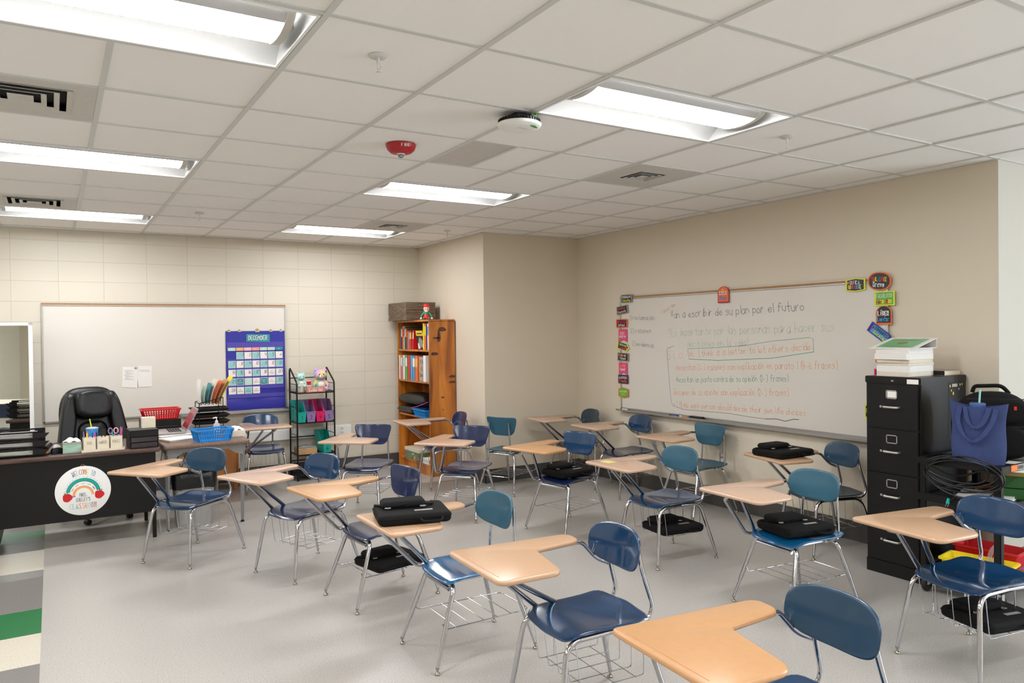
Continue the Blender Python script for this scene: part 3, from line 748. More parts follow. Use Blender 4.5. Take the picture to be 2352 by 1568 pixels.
card('green hexagon card with orange edge at bottom of left column', 6.236, .973, .165, .115, 'hex', 'orange', 'card_grn', [('TALENTOSO', .05, .16, .7, 'white', .035), ('Talented', -.45, .18, .5, 'lime', .035)], depth=.024)
card('orange arched card reading ERES on the middle of the cork rail', 4.816, 1.953, .135, .15, 'arch', 'firered', 'card_org', [('ERES', 0, .2, .7, 'white', .04), ('Unico', -.62, .24, .66, ['purple', 'card_blu'], .05)], acc=[(-.1, .6, .008, 'yellow')])
card('black plaque card reading UNICA UNIQUE at right end of the rail', 3.5, 1.962, .165, .105, 'plaque', 'lime', 'card_blk', [('UNICA', .08, .26, .52, 'white', .04), ('UNIQUE', -.55, .26, .66, mc, .07)], acc=[(-.75, .35, .01, 'orange')])
card('oval black card reading Brave with orange edge at top right', 3.306, 1.978, .185, .135, 'ell', 'orange', 'card_blk', [('VALIENTE', .02, .2, .66, ['red', 'orange', 'yellow', 'card_grn', 'card_blu'], .055), ('Brave', -.62, .3, .5, 'white', .045)], rot=-.08)
card('bright green card reading FABULOSO FABULOUS', 3.268, 1.849, .158, .106, 'rect', 'lime', 'card_grn', [('FABULOSO', .1, .28, .82, 'white', .035), ('FABULOUS', -.65, .22, .76, ['orange', 'red', 'yellow', 'lime'], .07)], depth=.024)
card('black arched card reading LÍDER Leader with orange edge', 3.274, 1.726, .122, .14, 'arch', 'orange', 'card_blk', [('LÍDER', -.02, .22, .74, 'white', .05), ('Leader', -.62, .24, .8, 'card_blu', .05)], depth=.024)
card('tilted blue tag card reading ASOMBROSA', 3.3, 1.587, .215, .078, 'tagr', 'royal', 'card_blu', [('ASOMBROSA', .08, .3, .74, 'ink', .06), ('Amazing', -.65, .3, .5, 'lime', .07)], rot=-.62, depth=.024, acc=[(-.75, -.1, .008, 'red'), (.55, -.5, .007, 'pink')])
card('blue card with orange edge reading ESPECIAL, partly behind the book stack', 3.27, 1.432, .145, .108, 'rect', 'orange', 'card_blu', [('ESPECIAL', .12, .27, .82, 'white', .04), ('Special', -.65, .32, .7, ['red', 'yellow', 'green'], .09)], depth=.024)
card('maroon-edged black card low in right column behind the paper stack', 3.29, 1.29, .125, .08, 'rect', 'pink', 'card_blk', [('UTIL', -.3, .3, .5, 'lime', .05)], depth=.024)
card('yellow-edged card peeking out beside the filing cabinet', 3.40, 1.007, .06, .11, 'rect', 'lime', 'card_blk', [('Hi', -.2, .3, .5, 'lime', .04)], depth=.024)

# paper on the back board + magnets
t = thing('notice_paper', 'two white printed sheets pinned on the blank whiteboard', 'paper', (.75, YB - .016, 1.21))
pl = Plane((0, 0, 0), (1, 0, 0), (0, 0, 1), (0, -1, 0))
for (x0, dx, rr) in ((-.145, .15, .04), (.0, .14, -.04)):
    m = MB(); P = [(x0, -.1 + rr * .1), (x0 + dx, -.105 - rr * .1), (x0 + dx, .112 - rr * .1), (x0 + .01, .118 - rr * .05)]
    m.slab(P, .0, .0008, 0, 'white', fr=lambda x, y, h: pl(x, y, h)); obj('sheet', m, t, smooth=0)
m = MB()
for k in range(14):
    yy = .075 - .0095 * k; x0 = -.125 if k % 5 == 0 else -.112
    if k < 11: face(m, pl, [(x0, yy), (-.125 + .07 + .03 * math.sin(k * 2.1), yy), (-.125 + .07 + .03 * math.sin(k * 2.1), yy + .0028), (x0, yy + .0028)], 'greyedge', .0012)
for k in range(2): face(m, pl, [(.02, .075 - .012 * k), (.12, .07 - .012 * k), (.12, .073 - .012 * k), (.02, .078 - .012 * k)], 'greyedge', .0012)
obj('print', m, t, smooth=0, recalc=False)
m = MB(); m.lathe([(0, .012), (.011, .010), (.012, 0)], (0, 0, 0), 18, 'alu', axis=(0, -1, 0)); tag(obj('magnet', m, loc=(.735, YB - .018, 1.315)), 'round silver magnet holding the sheets on the blank whiteboard', 'magnet')

# december pocket calendar
t = thing('pocket_calendar', 'blue pocket-chart December calendar hanging on the blank whiteboard', 'calendar', (1.955, YB - .018, .80))
pl = Plane((0, 0, 0), (1, 0, 0), (0, 0, 1), (0, -1, 0)); Wc, Hc = .645, .885
m = MB(); m.grid(lambda a, b: pl(-Wc / 2 + a * Wc, b * Hc, .004 + .003 * math.sin(b * 25) * (1 - b) + .004 * math.sin(a * 9 + b * 5) * (b < .13)), 20, 50, 'royal'); obj('fabric', m, t, recalc=False)
m = MB()
for (b0, b1) in ((.62 + .055, .70 + .06),): face(m, pl, [(-Wc / 2 + .012, b0), (Wc / 2 - .012, b0), (Wc / 2 - .012, b1), (-Wc / 2 + .012, b1)], 'royal2', .009)
for r_ in range(5):
    b0 = .138 + .0975 * (4 - r_); face(m, pl, [(-Wc / 2 + .012, b0), (Wc / 2 - .012, b0), (Wc / 2 - .012, b0 + .042), (-Wc / 2 + .012, b0 + .042)], 'royal2', .009)
obj('clear_pocket', m, t, smooth=0, recalc=False)
m = MB(); face(m, pl, [(-.105, .765), (.155, .76), (.155, .845), (-.105, .85)], 'tealcard', .0105); write(m, pl, 'DECEMBER', .025, .785, .048, 'white', w=.0055, align='c', width=.21, h=.0115)
obj('month_card', m, t, smooth=0, recalc=False)
cols = ['mint', 'peach', 'blush', 'salmon', 'mint', 'mint', 'tealcard']; cw = .0862; cx0 = -.302
for c_ in range(7):
    m = MB(); x0 = cx0 + c_ * cw; face(m, pl, [(x0, .665), (x0 + .08, .665), (x0 + .08, .70), (x0, .70)], cols[c_], .0105); write(m, pl, 'SMTWTFS'[c_], x0 + .04, .674, .016, 'white', w=.002, align='c', h=.0112); obj('weekday_card', m, t, smooth=0, recalc=False)
spec = {19: 'w', 22: 't', 23: 'm', 24: 'w', 25: 't', 26: 'w', 29: 'w', 30: 's', 31: 'w'}
for d_ in range(1, 32):
    pos = d_ + 0; r_, c_ = divmod(pos, 7); m = MB(); x0 = cx0 + c_ * cw + .003; y0 = .572 - r_ * .0975
    if r_ > 4: continue
    sea = (d_ % 2 == 1); sp_ = spec.get(d_)
    key = {'w': 'white', 't': 'tealcard', 'm': 'mint', 's': 'seafoam'}[sp_] if sp_ else ('seafoam' if sea else 'white')
    face(m, pl, [(x0, y0), (x0 + .078, y0), (x0 + .078, y0 + .078), (x0, y0 + .078)], 'white', .0102)
    face(m, pl, [(x0 + .004, y0 + .004), (x0 + .074, y0 + .004), (x0 + .074, y0 + .074), (x0 + .004, y0 + .074)], key, .0106)
    if sp_:
        txt = {22: ('NO', 'School'), 25: ('Good', 'Day')}.get(d_, ('No', 'School'))
        if d_ != 23:
            kk = 'white' if sp_ == 't' else 'inkgrey'
            write(m, pl, txt[0], x0 + .039, y0 + .045, .012, kk, w=.0018, align='c', h=.0112); write(m, pl, txt[1], x0 + .039, y0 + .025, .012, kk, w=.0018, align='c', h=.0112)
    else: write(m, pl, str(d_), x0 + .07, y0 + .030, .036, 'ink', w=.0034, align='r', h=.0112, slant=.15, adv=.62)
    obj('day_card', m, t, smooth=0, recalc=False)
for k, x in enumerate((-.285, -.175, .018, .168, .282)):
    m = MB(); s_ = .75 if k != 2 else 1.1; m.slab(rect(.045 * s_, .018 * s_, .002, 0, 0, 2), .0, .008, 0, 'chrome', fr=lambda a, b, h: Vector((a, -h - .004, b))); m.lathe([(.014 * s_, 0), (.012 * s_, .008), (0, .01)], (0, -.006, .018 * s_), 16, 'brass', axis=(0, -1, 0))
    tag(obj('magnetic_clip', m, loc=(1.955 + x, YB - .016, 1.682)), ['magnetic clip at left corner of the calendar', 'magnetic clip second from left on the calendar', 'large white-jawed clip at top middle of the calendar', 'magnetic clip second from right on the calendar', 'magnetic clip at right corner of the calendar'][k], 'clip', 'magnetic clips holding the calendar')

# ------------------------------------------------------------------ student desks
OX, OY = 0.54, -0.26
def Lc(x, y, z): return Vector((x - OX, y - OY, z))
ZT = 0.705
def desk_parts():
    P = {}
    cy = -0.26
    out = roundpoly([(0, 0), (0.012, -.478), (.292, -.470), (.338, -.168), (.585, -.135), (.592, -.012)], [.03, .05, .06, .045, .055, .05], 6)
    m = MB(); m.slab(out, ZT - .021, ZT, .0085, 'tan', fr=lambda x, y, z: Lc(x, y, z)); 
    rg_ = [(.03, -.05), (.04, -.43)]
    m.tube([Lc(.026, -.06, ZT + .0002), Lc(.036, -.42, ZT + .0002)], .0012, 'tan', n=6); P['desktop'] = m
    def seat_fn(W1):
        def fn(u, v, o):
            x = .53 + u; wx = 1 - .10 * max(0, -u / .2) * 0
            z = .424 + o
            f = (-u - .10) / .11
            if f > 0: z -= .030 * f * f
            r_ = (u - .08) / .13
            if r_ > 0: z += .018 * r_ * r_
            z -= .014 * (1 - (v / .2) ** 2) * math.exp(-((u - .03) / .13) ** 2)
            z += .006 * (abs(v) / .2) ** 3
            return Lc(x, cy + v, z)
        return fn
    seat_out = roundpoly([(-.205, -.185), (.19, -.20), (.215, .0), (.19, .20), (-.205, .185), (-.215, 0)][::1], [.055, .06, .2, .06, .055, .3], 6)
    m = MB(); m.shell(resample(seat_out), seat_fn(1), .012, 'blue'); P['seat'] = m
    def back_fn(x0, z0, lean, curv):
        def fn(u, v, o):
            return Lc(x0 + v * lean - curv * u * u * -1 * -1 + 0 - o * 1.0, cy + .005 + u, z0 + v)
        return fn
    bf = lambda u, v, o: Lc(.715 + v * .22 - 1.1 * u * u - o, cy + .01 + u, .69 + v + .02 * o)
    m = MB(); m.shell(superell(.188, .088, 2.9, 44), bf, .013, 'blue'); P['backrest1'] = m
    tr = roundpoly([(-.135, -.105), (.135, -.105), (.175, .02), (.188, .085), (-.188, .085), (-.175, .02)], [.09, .09, .2, .03, .03, .2], 7)
    bf2 = lambda u, v, o: Lc(.715 + v * .2 - 1.0 * u * u - o, cy + .01 + u, .69 + v)
    m = MB(); m.shell(resample(tr), bf2, .012, 'navy'); P['backrest2'] = m
    # legs type 1: inverted U each side, leg split at mid rail
    for nm, s_ in (('f', 0), ('r', 1)):
        for sd in (-1, 1):
            if s_ == 0: path = [(.265, cy + sd * .215, .03), (.325, cy + sd * .172, .40), (.53, cy + sd * .16, .40)]
            else: path = [(.805, cy + sd * .225, .03), (.70, cy + sd * .168, .40), (.53, cy + sd * .16, .40)]
            pp = fillet([Lc(*p) for p in path], .07, 8); n_ = len(pp)
            rs = [.0085] + [.0115 if i > 0 else .0085 for i in range(1, n_)]
            pp = [pp[0], pp[0].lerp(pp[1], .35)] + pp[1:]; rs = [.0088, .0115] + [.0115] * (len(pp) - 2)
            m = MB(); m.tube(pp, rs, 'chrome', n=12); P['leg1', s_, sd] = m
            g = MB(); b0 = Lc(*path[0]); g.lathe([(0, 0), (.012, 0), (.0135, .004), (.011, .010), (.005, .014), (.005, .025), (.0092, .027), (.0092, .036)], (b0.x, b0.y, 0), 16, 'nickel'); P['glide1', s_, sd] = g
            # type 2: U across front and across rear
            if s_ == 0: path = [(.235, cy + sd * .215, .03), (.36, cy + sd * .155, .392), (.36, cy, .392)]
            else: path = [(.79, cy + sd * .215, .03), (.68, cy + sd * .155, .392), (.68, cy, .392)]
            pp = fillet([Lc(*p) for p in path], .05, 8)
            k = len(pp) - 9
            pp = [pp[0], pp[0].lerp(pp[1], .30), pp[0].lerp(pp[1], .36)] + pp[1:]; rs = [.0085, .0085, .0118] + [.0118] * (len(pp) - 3)
            m = MB(); m.tube(pp, rs, 'chrome', n=12); P['leg2', s_, sd] = m
            g = MB(); b0 = Lc(*path[0]); g.lathe([(0, 0), (.012, 0), (.0135, .004), (.011, .010), (.005, .014), (.005, .025), (.0092, .027), (.0092, .036)], (b0.x, b0.y, 0), 16, 'nickel'); P['glide2', s_, sd] = g
    # back posts
    for sd in (-1, 1):
        yy = cy + .005 + sd * .135
        m = MB(); m.tube(fillet([Lc(.58, cy + sd * .14, .397), Lc(.755, yy, .397), Lc(.785, yy, .45), Lc(.735, cy + sd * .125, .60), Lc(.722, cy + sd * .11, .70)], .045, 6), .0095, 'chrome', n=10); P['post1', sd] = m
        m = MB(); m.tube(fillet([Lc(.60, cy + sd * .15, .40), Lc(.715, yy, .402), Lc(.728, yy, .44), Lc(.728, cy + sd * .118, .72)], .02, 5), .0082, 'chrome', n=10); P['post2', sd] = m
    # supports
    m1 = MB(); m1.tube(fillet([Lc(.30, -.20, .678), Lc(.085, -.195, .678), Lc(.41, -.062, .405), Lc(.60, -.075, .392)], .03, 6), .0115, 'chrome', n=12, )
    m2 = MB(); m2.tube(fillet([Lc(.26, -.33, .678), Lc(.088, -.325, .678), Lc(.515, -.058, .405), Lc(.66, -.09, .392)], .03, 6), .0115, 'chrome', n=12)
    P['sup1'] = (m1, m2)
    m1 = MB(); m1.tube(fillet([Lc(.34, -.19, .678), Lc(.06, -.185, .678), Lc(.065, -.16, .655), Lc(.315, -.065, .405), Lc(.55, -.10, .392)], .035, 6), .0115, 'chrome', n=12)
    m2 = MB(); m2.tube(fillet([Lc(.27, -.26, .678), Lc(.10, -.25, .678), Lc(.125, -.235, .655), Lc(.37, -.085, .41), Lc(.62, -.13, .392)], .03, 6), .0115, 'chrome', n=12)
    P['sup2'] = (m1, m2)
    # arm tubes
    m = MB(); m.tube(fillet([Lc(.40, -.10, .677), Lc(.585, -.085, .680), Lc(.625, -.085, .674), Lc(.69, -.10, .598), Lc(.748, -.122, .572)], .03, 6), .010, 'chrome', n=12)
    m.tube([Lc(.36, -.10, .676), Lc(.41, -.10, .677)], .0095, 'chrome', n=10); P['arm1'] = m
    m = MB(); m.tube(fillet([Lc(.40, -.10, .677), Lc(.585, -.078, .680), Lc(.66, -.042, .682), Lc(.733, -.046, .676), Lc(.738, -.142, .655)], .025, 6), .010, 'chrome', n=12); P['arm2'] = m
    # baskets
    m = MB(); zb = .195
    for k in range(5):
        y = cy - .172 + .086 * k
        m.tube(fillet([Lc(.365, y, .392), Lc(.392, y, zb), Lc(.70, y, zb), Lc(.70, y, .392)], .012, 3), .0022, 'chrome', n=6)
    for x in (.43, .55, .66): m.tube([Lc(x, cy - .175, zb - .003), Lc(x, cy + .175, zb - .003)], .0022, 'chrome', n=6)
    m.tube([Lc(.366, cy - .18, .392), Lc(.366, cy + .18, .392)], .0028, 'chrome', n=6); m.tube([Lc(.70, cy - .18, .392), Lc(.70, cy + .18, .392)], .0028, 'chrome', n=6)
    m.tube(fillet([Lc(.47, cy + .175, zb), Lc(.47, cy + .178, .355), Lc(.58, cy + .178, .355), Lc(.58, cy + .175, zb)], .05, 6), .0022, 'chrome', n=6)
    P['basket'] = m
    m = MB(); zr = .185
    loop = fillet([Lc(.29, cy - .165, zr + .03), Lc(.30, cy - .165, zr), Lc(.80, cy - .15, zr), Lc(.80, cy + .15, zr), Lc(.30, cy + .165, zr), Lc(.29, cy + .165, zr + .03)], .045, 5)
    m.tube(loop, .0032, 'chrome', n=6)
    for x in (.36, .44, .52, .60, .68): m.tube([Lc(x, cy - .165, zr + .003), Lc(x, cy + .165, zr + .003)], .0025, 'chrome', n=6)
    P['rack'] = m
    m = MB()
    for sd in (-1, 1): m.bx(.33 - OX, .72 - OX, cy + sd * .125 - .012 - OY, cy + sd * .125 + .012 - OY, .396, .404, 'chrome')
    m.tube([Lc(.345, cy - .13, .368), Lc(.345, cy + .13, .368)], .012, 'chrome', n=12)
    P['rail'] = m
    return P
DP = desk_parts()
def build_desk(kind, plain=False):
    """kind 1: oval back, side frames, hanging basket; 2: straight posts, low rack; 3: as 2 with oval back"""
    t = thing('student_desk' if not plain else 'student_chair', '', 'desk')
    a = 1 if kind == 1 else 2
    obj('seat', DP['seat'], t, smooth=60); obj('backrest', DP['backrest2' if kind == 2 else 'backrest1'], t, smooth=60)
    for s_ in (0, 1):
        for sd in (-1, 1):
            l = obj('leg', DP['leg%d' % a, s_, sd], t, smooth=60); obj('glide', DP['glide%d' % a, s_, sd], l, smooth=50)
    for sd in (-1, 1): obj('back_post', DP['post%d' % a, sd], t, smooth=60)
    if not plain:
        obj('desktop', DP['desktop'], t, smooth=50)
        for m in DP['sup%d' % a]: obj('desktop_support', m, t, smooth=60)
        obj('arm_tube', DP['arm%d' % a], t, smooth=60)
    if a == 1: obj('book_basket', DP['basket'], t, smooth=60)
    else: obj('book_rack', DP['rack'], t, smooth=60); obj('seat_rail', DP['rail'], t, smooth=60)
    return t
desks = [ # id, kind, Fx, Fy, deg, back, seat, top, dz(seat), label
 (1, 1, 1.468, 1.835, -5.5, 'petrol', 'blue', 'amber', 'nearest desk, tan top and dark petrol back cut by the bottom edge'),
 (2, 1, 1.418, 2.862, -4.0, 'blue', 'blue', 'tan', 'desk with tan top and deep blue seat just behind the nearest desk'),
 (3, 3, 1.310, 3.710, -0.4, 'teal', 'brightblue', 'tan', 'desk with bright blue shiny seat and a black laptop bag on its top'),
 (4, 2, 1.197, 4.631, 6.8, 'navy', 'navy', 'amber', 'desk with navy back and a bag in its low rack, behind the laptop bag desk'),
 (5, 1, 0.905, 5.264, 21.8, 'blue', 'navy', 'sand', 'turned desk with glossy blue oval back between the bin and the amber desk'),
 (6, 1, 0.294, 5.869, 37.9, 'petrol', 'blue', 'tan', 'leftmost desk, standing before the round welcome sign and bin'),
 (7, 1, 1.603, 7.715, 85, 'blue', 'navy', 'sand', 'desk by the block wall facing the camera, under the December calendar'),
 (8, 2, 1.935, 6.419, 48, 'navy', 'navy', 'sand', 'turned desk with navy back in front of the black shelf unit'),
 (9, 1, 3.10, 7.560, -5.5, 'navy', 'navy', 'sand', 'desk standing directly before the wooden bookcase'),
 (10, 2, 2.59, 5.86, 39, 'navy', 'navy', 'sand', 'turned desk with navy back and low rack, before the bookcase corner'),
 (12, 2, 3.091, 5.234, 13.5, 'blue', 'navy', 'amber', 'desk with blue flat-topped back and a black bag on its seat'),
 (13, 1, 4.40, 6.94, -7.8, 'slate', 'navy', 'sand', 'farthest desk in the corner left of the written whiteboard'),
 (14, 1, 4.418, 6.12, -4.7, 'blue', 'navy', 'sand', 'desk under the left end of the written whiteboard, dark glossy back'),
 (15, 2, 4.393, 5.114, 1.6, 'teal', 'teal', 'tan', 'desk with teal flat-topped back in front of the wall outlet'),
 (16, 1, 3.233, 4.31, -1.1, 'teal', 'blue', 'sand', 'desk with blue-teal oval back and a bag in its wire basket, mid room'),
 (17, 1, 4.435, 3.925, -16.6, 'petrol', 'slate', 'tan', 'desk with a black bag on its top, beside the filing cabinet and wall'),
 (18, 3, 3.234, 3.203, -4.5, 'teal', 'brightblue', 'sand', 'desk with light teal back and a black bag on its blue seat'),
 (19, 1, 3.329, 2.273, -8.5, 'blue', 'blue', 'tan', 'desk at the right edge in front of the black cart'),
]
protos = {}
desk_w = {}
for (id_, kind, fx, fy, dg, cb, cs, ct, lb) in desks:
    if kind not in protos: protos[kind] = build_desk(kind); t = protos[kind]
    else: t = copy_tree(protos[kind])
    th = R(dg); c, s = math.cos(th), math.sin(th)
    t.location = (fx + c * OX - s * OY, fy + s * OX + c * OY, 0); t.rotation_euler = (0, 0, th)
    tag(t, lb, 'desk', 'student desks with attached chairs')
    for ch in t.children:
        base = ch.name.split('.')[0]; key = {'seat': cs, 'backrest': cb, 'desktop': ct}.get(base)
        if key: ch.material_slots[0].link = 'OBJECT'; ch.material_slots[0].material = M[key]
    desk_w[id_] = (Vector((fx, fy, 0)), th)
def dw(id_, x, y, z):
    F_, th = desk_w[id_]; c, s = math.cos(th), math.sin(th); return Vector((F_.x + c * x - s * y, F_.y + s * x + c * y, z))
ch0 = build_desk(2, plain=True); ch0.location = (4.02, 6.64, 0); ch0.rotation_euler = (0, 0, R(205)); tag(ch0, 'pale teal student chair without a desktop, turned right beside the pillar', 'chair')
for ch in ch0.children:
    if ch.name.split('.')[0] in ('seat', 'backrest'): ch.material_slots[0].link = 'OBJECT'; ch.material_slots[0].material = M['teal']

# ------------------------------------------------------------------ laptop bags
def make_bag():
    t = thing('laptop_bag', '', 'bag')
    m = MB(); m.slab(rect(.36, .29, .04, n=6), 0, .052, .020, 'bag', steps=4); m.tube([(p[0] * 1.004, p[1] * 1.004, .034) for p in rect(.36, .29, .04, n=6)], .0025, 'bag', n=6, closed=True); obj('body', m, t, smooth=60)
    m = MB()
    m.slab(rect(.225, .135, .035, -.035, .055, n=6), .048, .088, .022, 'bag', steps=4)
    obj('front_pocket', m, t, smooth=60)
    m = MB(); m.tube(fillet([(-.17, .10, .055), (-.10, -.01, .062), (.0, .0, .080), (.10, .01, .062), (.12, .09, .058)], .06, 6), .010, 'bag', n=8, flat=.5); obj('shoulder_strap', m, t, smooth=60)
    for x in (-.12, .055):
        m = MB(); pts = [(x + .014 * math.cos(a), -.018 + .009 * math.sin(a), .062) for a in [2 * PI * k / 14 for k in range(14)]]; m.tube(pts, .0022, 'greyedge', n=6, closed=True); obj('strap_ring', m, t)
    m = MB(); m.tube(fillet([(.02, -.146, .03), (.03, -.185, .022), (.12, -.185, .022), (.13, -.146, .03)], .02, 5), .006, 'bag', n=8); obj('handle', m, t, smooth=60)
    m = MB(); m.slab(rect(.09, .022, .002, .05, -.065, n=2), .0515, .0535, 0, 'greyedge'); obj('name_tag', m, t, smooth=0)
    return t
bag0 = None
def put_bag(loc, rz, label, tilt=(0, 0)):
    global bag0
    if bag0 is None: bag0 = make_bag(); t = bag0
    else: t = copy_tree(bag0)
    t.location = loc; t.rotation_euler = (tilt[0], tilt[1], rz); tag(t, label, 'bag', 'black laptop bags'); return t
def dth(i): return desk_w[i][1]
put_bag(dw(3, .215, -.235, ZT + .001), dth(3) - .25, 'black laptop bag with white tag lying on the tan desktop in front')
put_bag(dw(12, .53, -.25, .437), dth(12) - .15, 'black laptop bag on the seat of the desk with blue flat-topped back')
put_bag(dw(18, .53, -.25, .437), dth(18) - .12, 'black laptop bag on the bright blue seat near the filing cabinet')
put_bag(dw(17, .20, -.22, ZT + .001), dth(17) + .25, 'black bag with raised pocket on the desktop beside the filing cabinet')
put_bag(dw(16, .56, -.30, .200), dth(16) - .1, 'black laptop bag in the wire basket of the mid-room teal desk')
put_bag(dw(19, .60, -.30, .200), dth(19) - .1, 'black laptop bag in the wire basket of the desk at the right edge')
put_bag(dw(4, .56, -.28, .190), dth(4) + .1, 'black laptop bag lying in the low rack of the navy desk', (0.0, .0))
# note on desk 16
m = MB(); m.box((0, 0, .0005), (.075, .075, .001), 'lime'); M['stickynote'] = mat('pale_sticky_note', (214, 196, 128), 0.7)
m = MB(); m.box((0, 0, .0006), (.08, .10, .0012), 'stickynote'); o = obj('sticky_note', m, loc=dw(16, .12, -.13, ZT + .0003), rz=dth(16) + .1, smooth=0); tag(o, 'faded yellow note stuck on the mid-room desktop', 'note')

# ------------------------------------------------------------------ teacher desk
t = thing('teacher_desk', 'wide teacher desk with black front panel and dark brown laminate top', 'desk', (0, 0, 0))
m = MB(); m.slab(rect(1.53, .78, .02, -.035, 7.05, n=4), .702, .738, .010, 'walnut'); obj('desktop', m, t)
m = MB(); m.bx(-.76, .70, 6.715, 6.735, .215, .702, 'blackm'); obj('front_panel', m, t, bevel=.002)
m = MB(); m.bx(.675, .70, 6.735, 7.40, .215, .702, 'blackm'); obj('side_panel', m, t, bevel=.002)
m = MB(); m.bx(-.77, -.36, 6.74, 7.40, .08, .702, 'blackm')
for k in range(3): m.bx(-.75, -.38, 7.40, 7.41, .11 + .2 * k, .29 + .2 * k, 'blackm')
obj('drawer_pedestal', m, t, bevel=.002)
for (x, y) in ((.685, 6.735), (.685, 7.39), (-.74, 6.76), (-.74, 7.39)):
    m = MB(); m.bx(x - .014, x + .014, y - .014, y + .014, .0, .30, 'blackm'); obj('leg', m, t, bevel=.002)
# round welcome sign
t = thing('welcome_sign', 'round white welcome sign with rainbow and two apples on the desk front', 'sign', (.185, 6.708, .445))
pl = Plane((0, 0, 0), (1, 0, 0), (0, 0, 1), (0, -1, 0))
m = MB(); m.slab(superell(.19, .19, 2, 72), -.004, .004, .001, 'whitemetal', fr=lambda x, y, h: pl(x, y, h)); obj('disc', m, t, smooth=30)
m = MB(); m.tube(fillet([(-.022, 0, .186), (0, .002, .208), (.022, 0, .186)], .015, 5), .0016, 'kraft', n=6); obj('hanging_loop', m, t)
def arc(m, r0, r1, a0, a1, key, cx=0, cy=0, h=.0046, n=28):
    for k in range(n):
        q0, q1 = R(a0 + (a1 - a0) * k / n), R(a0 + (a1 - a0) * (k + 1) / n)
        face(m, pl, [(cx + r0 * math.cos(q0), cy + r0 * math.sin(q0)), (cx + r1 * math.cos(q0), cy + r1 * math.sin(q0)), (cx + r1 * math.cos(q1), cy + r1 * math.sin(q1)), (cx + r0 * math.cos(q1), cy + r0 * math.sin(q1))], key, h)
m = MB()
arc(m, .094, .118, 8, 172, 'turq', 0, -.02); arc(m, .092, .095, 8, 172, 'ink', 0, -.02, .0048); arc(m, .055, .070, 0, 180, 'peach', 0, -.035); arc(m, .069, .072, 0, 180, 'orange', 0, -.035, .0048)
for k, key in enumerate(('salmon', 'salmon', 'mint', 'mint', 'purple')): arc(m, .079, .086, 160 - 30 * k, 142 - 30 * k, key, 0, -.028)
for k in range(15): arc(m, .127, .1285, 172 - 11.5 * k, 166 - 11.5 * k, 'ink', 0, -.02, n=1)
for k in range(34): arc(m, .113, .118, 172 - 5 * k, 171 - 5 * k, 'ink', 0, -.02, h=.0049, n=1)
face(m, pl, [(-.072, -.045), (-.054, -.045), (-.054, -.035), (-.072, -.035)], 'purple', .0047)
obj('rainbow', m, t, smooth=0, recalc=False)
for sx, rr in ((-1, 0), (1, 0)):
    m = MB(); cx, cy = sx * .108, -.045 + (.0 if sx < 0 else .004)
    P_ = [(cx + .033 * (1 + .10 * math.cos(3 * a)) * math.cos(a) * (1 - .12 * math.sin(a)**2 * (math.sin(a) < 0)), cy + .033 * math.sin(a) * (1 - .16 * math.exp(-((math.degrees(a) - 90) / 16) ** 2))) for a in [2 * PI * k / 40 for k in range(40)]]
    face(m, pl, P_, 'red', .0052); face(m, pl, [(cx - .002, cy + .028), (cx + .003, cy + .028), (cx + .006, cy + .042), (cx + .001, cy + .042)], 'ink', .0054)
    lx = -1 if sx < 0 else 1
    face(m, pl, [(cx + lx * .004, cy + .032), (cx + lx * .014, cy + .027), (cx + lx * .026, cy + .036), (cx + lx * .014, cy + .038)][::lx], 'grn', .0054)
    obj('apple', m, t, smooth=0, recalc=False)
m = MB()
wc = ['card_blu', 'purple', 'salmon', 'turq', 'orange', 'orange', 'yellow', None, 'seafoam', 'purple']
for k, ch in enumerate('WELCOME TO'):
    if ch == ' ': continue
    a = R(118 - 6.9 * k * 1.0); r_ = .128; rot = a - PI / 2
    write(m, pl, ch, r_ * math.cos(a), -.005 + r_ * math.sin(a) + .002, .040, wc[k], w=.0036, align='c', rot=rot * .5, h=.0052, smooth=False, width=.017)
for k, ch in enumerate('CLASSROOM'):
    write(m, pl, ch, -.083 + .0208 * k, -.138, .042, ['mint', 'seafoam', 'turq', 'orange', 'salmon', 'peach', 'mint', 'purple', 'orange'][k], w=.0036, align='c', h=.0052, smooth=False, width=.018)
write(m, pl, 'MRS.', 0, -.046, .028, 'ink', w=.0026, align='c', h=.0052, width=.05, smooth=False)
write(m, pl, "CULLEY'S", 0, -.083, .028, 'ink', w=.0026, align='c', h=.0052, width=.098, smooth=False)
obj('lettering', m, t, smooth=0, recalc=False)

ZD = .7385
# paper trays
def tray_stack(loc, rz, label, top=('white', 'white')):
    t = thing('paper_tray_stack', label, 'desk tray', loc, rz)
    for k in range(3):
        z0 = .008 + .062 * k
        m = MB(); m.bx(-.17, .17, -.13, .13, z0, z0 + .004, 'black')
        m.bx(-.17, -.165, -.13, .13, z0, z0 + .055, 'black')
        for (y0, y1) in ((-.13, -.126), (.126, .13)):
            m.bx(-.17, .17, y0, y1, z0, z0 + .012, 'black'); m.bx(-.17, .17, y0, y1, z0 + .046, z0 + .058, 'black'); m.bx(.10, .17, y0, y1, z0, z0 + .058, 'black'); m.bx(-.17, -.12, y0, y1, z0, z0 + .058, 'black')
        m.add([(.17, -.13, z0), (.17, -.10, z0 + .0), (.21, -.13, z0 + .045), (.17, -.13, z0 + .045)], [(0, 1, 2, 3)], 'black')
        m.bx(.165, .17, -.13, -.03, z0, z0 + .03, 'black'); m.bx(.165, .17, .03, .13, z0, z0 + .03, 'black')
        obj('tray', m, t, smooth=0)
    return t
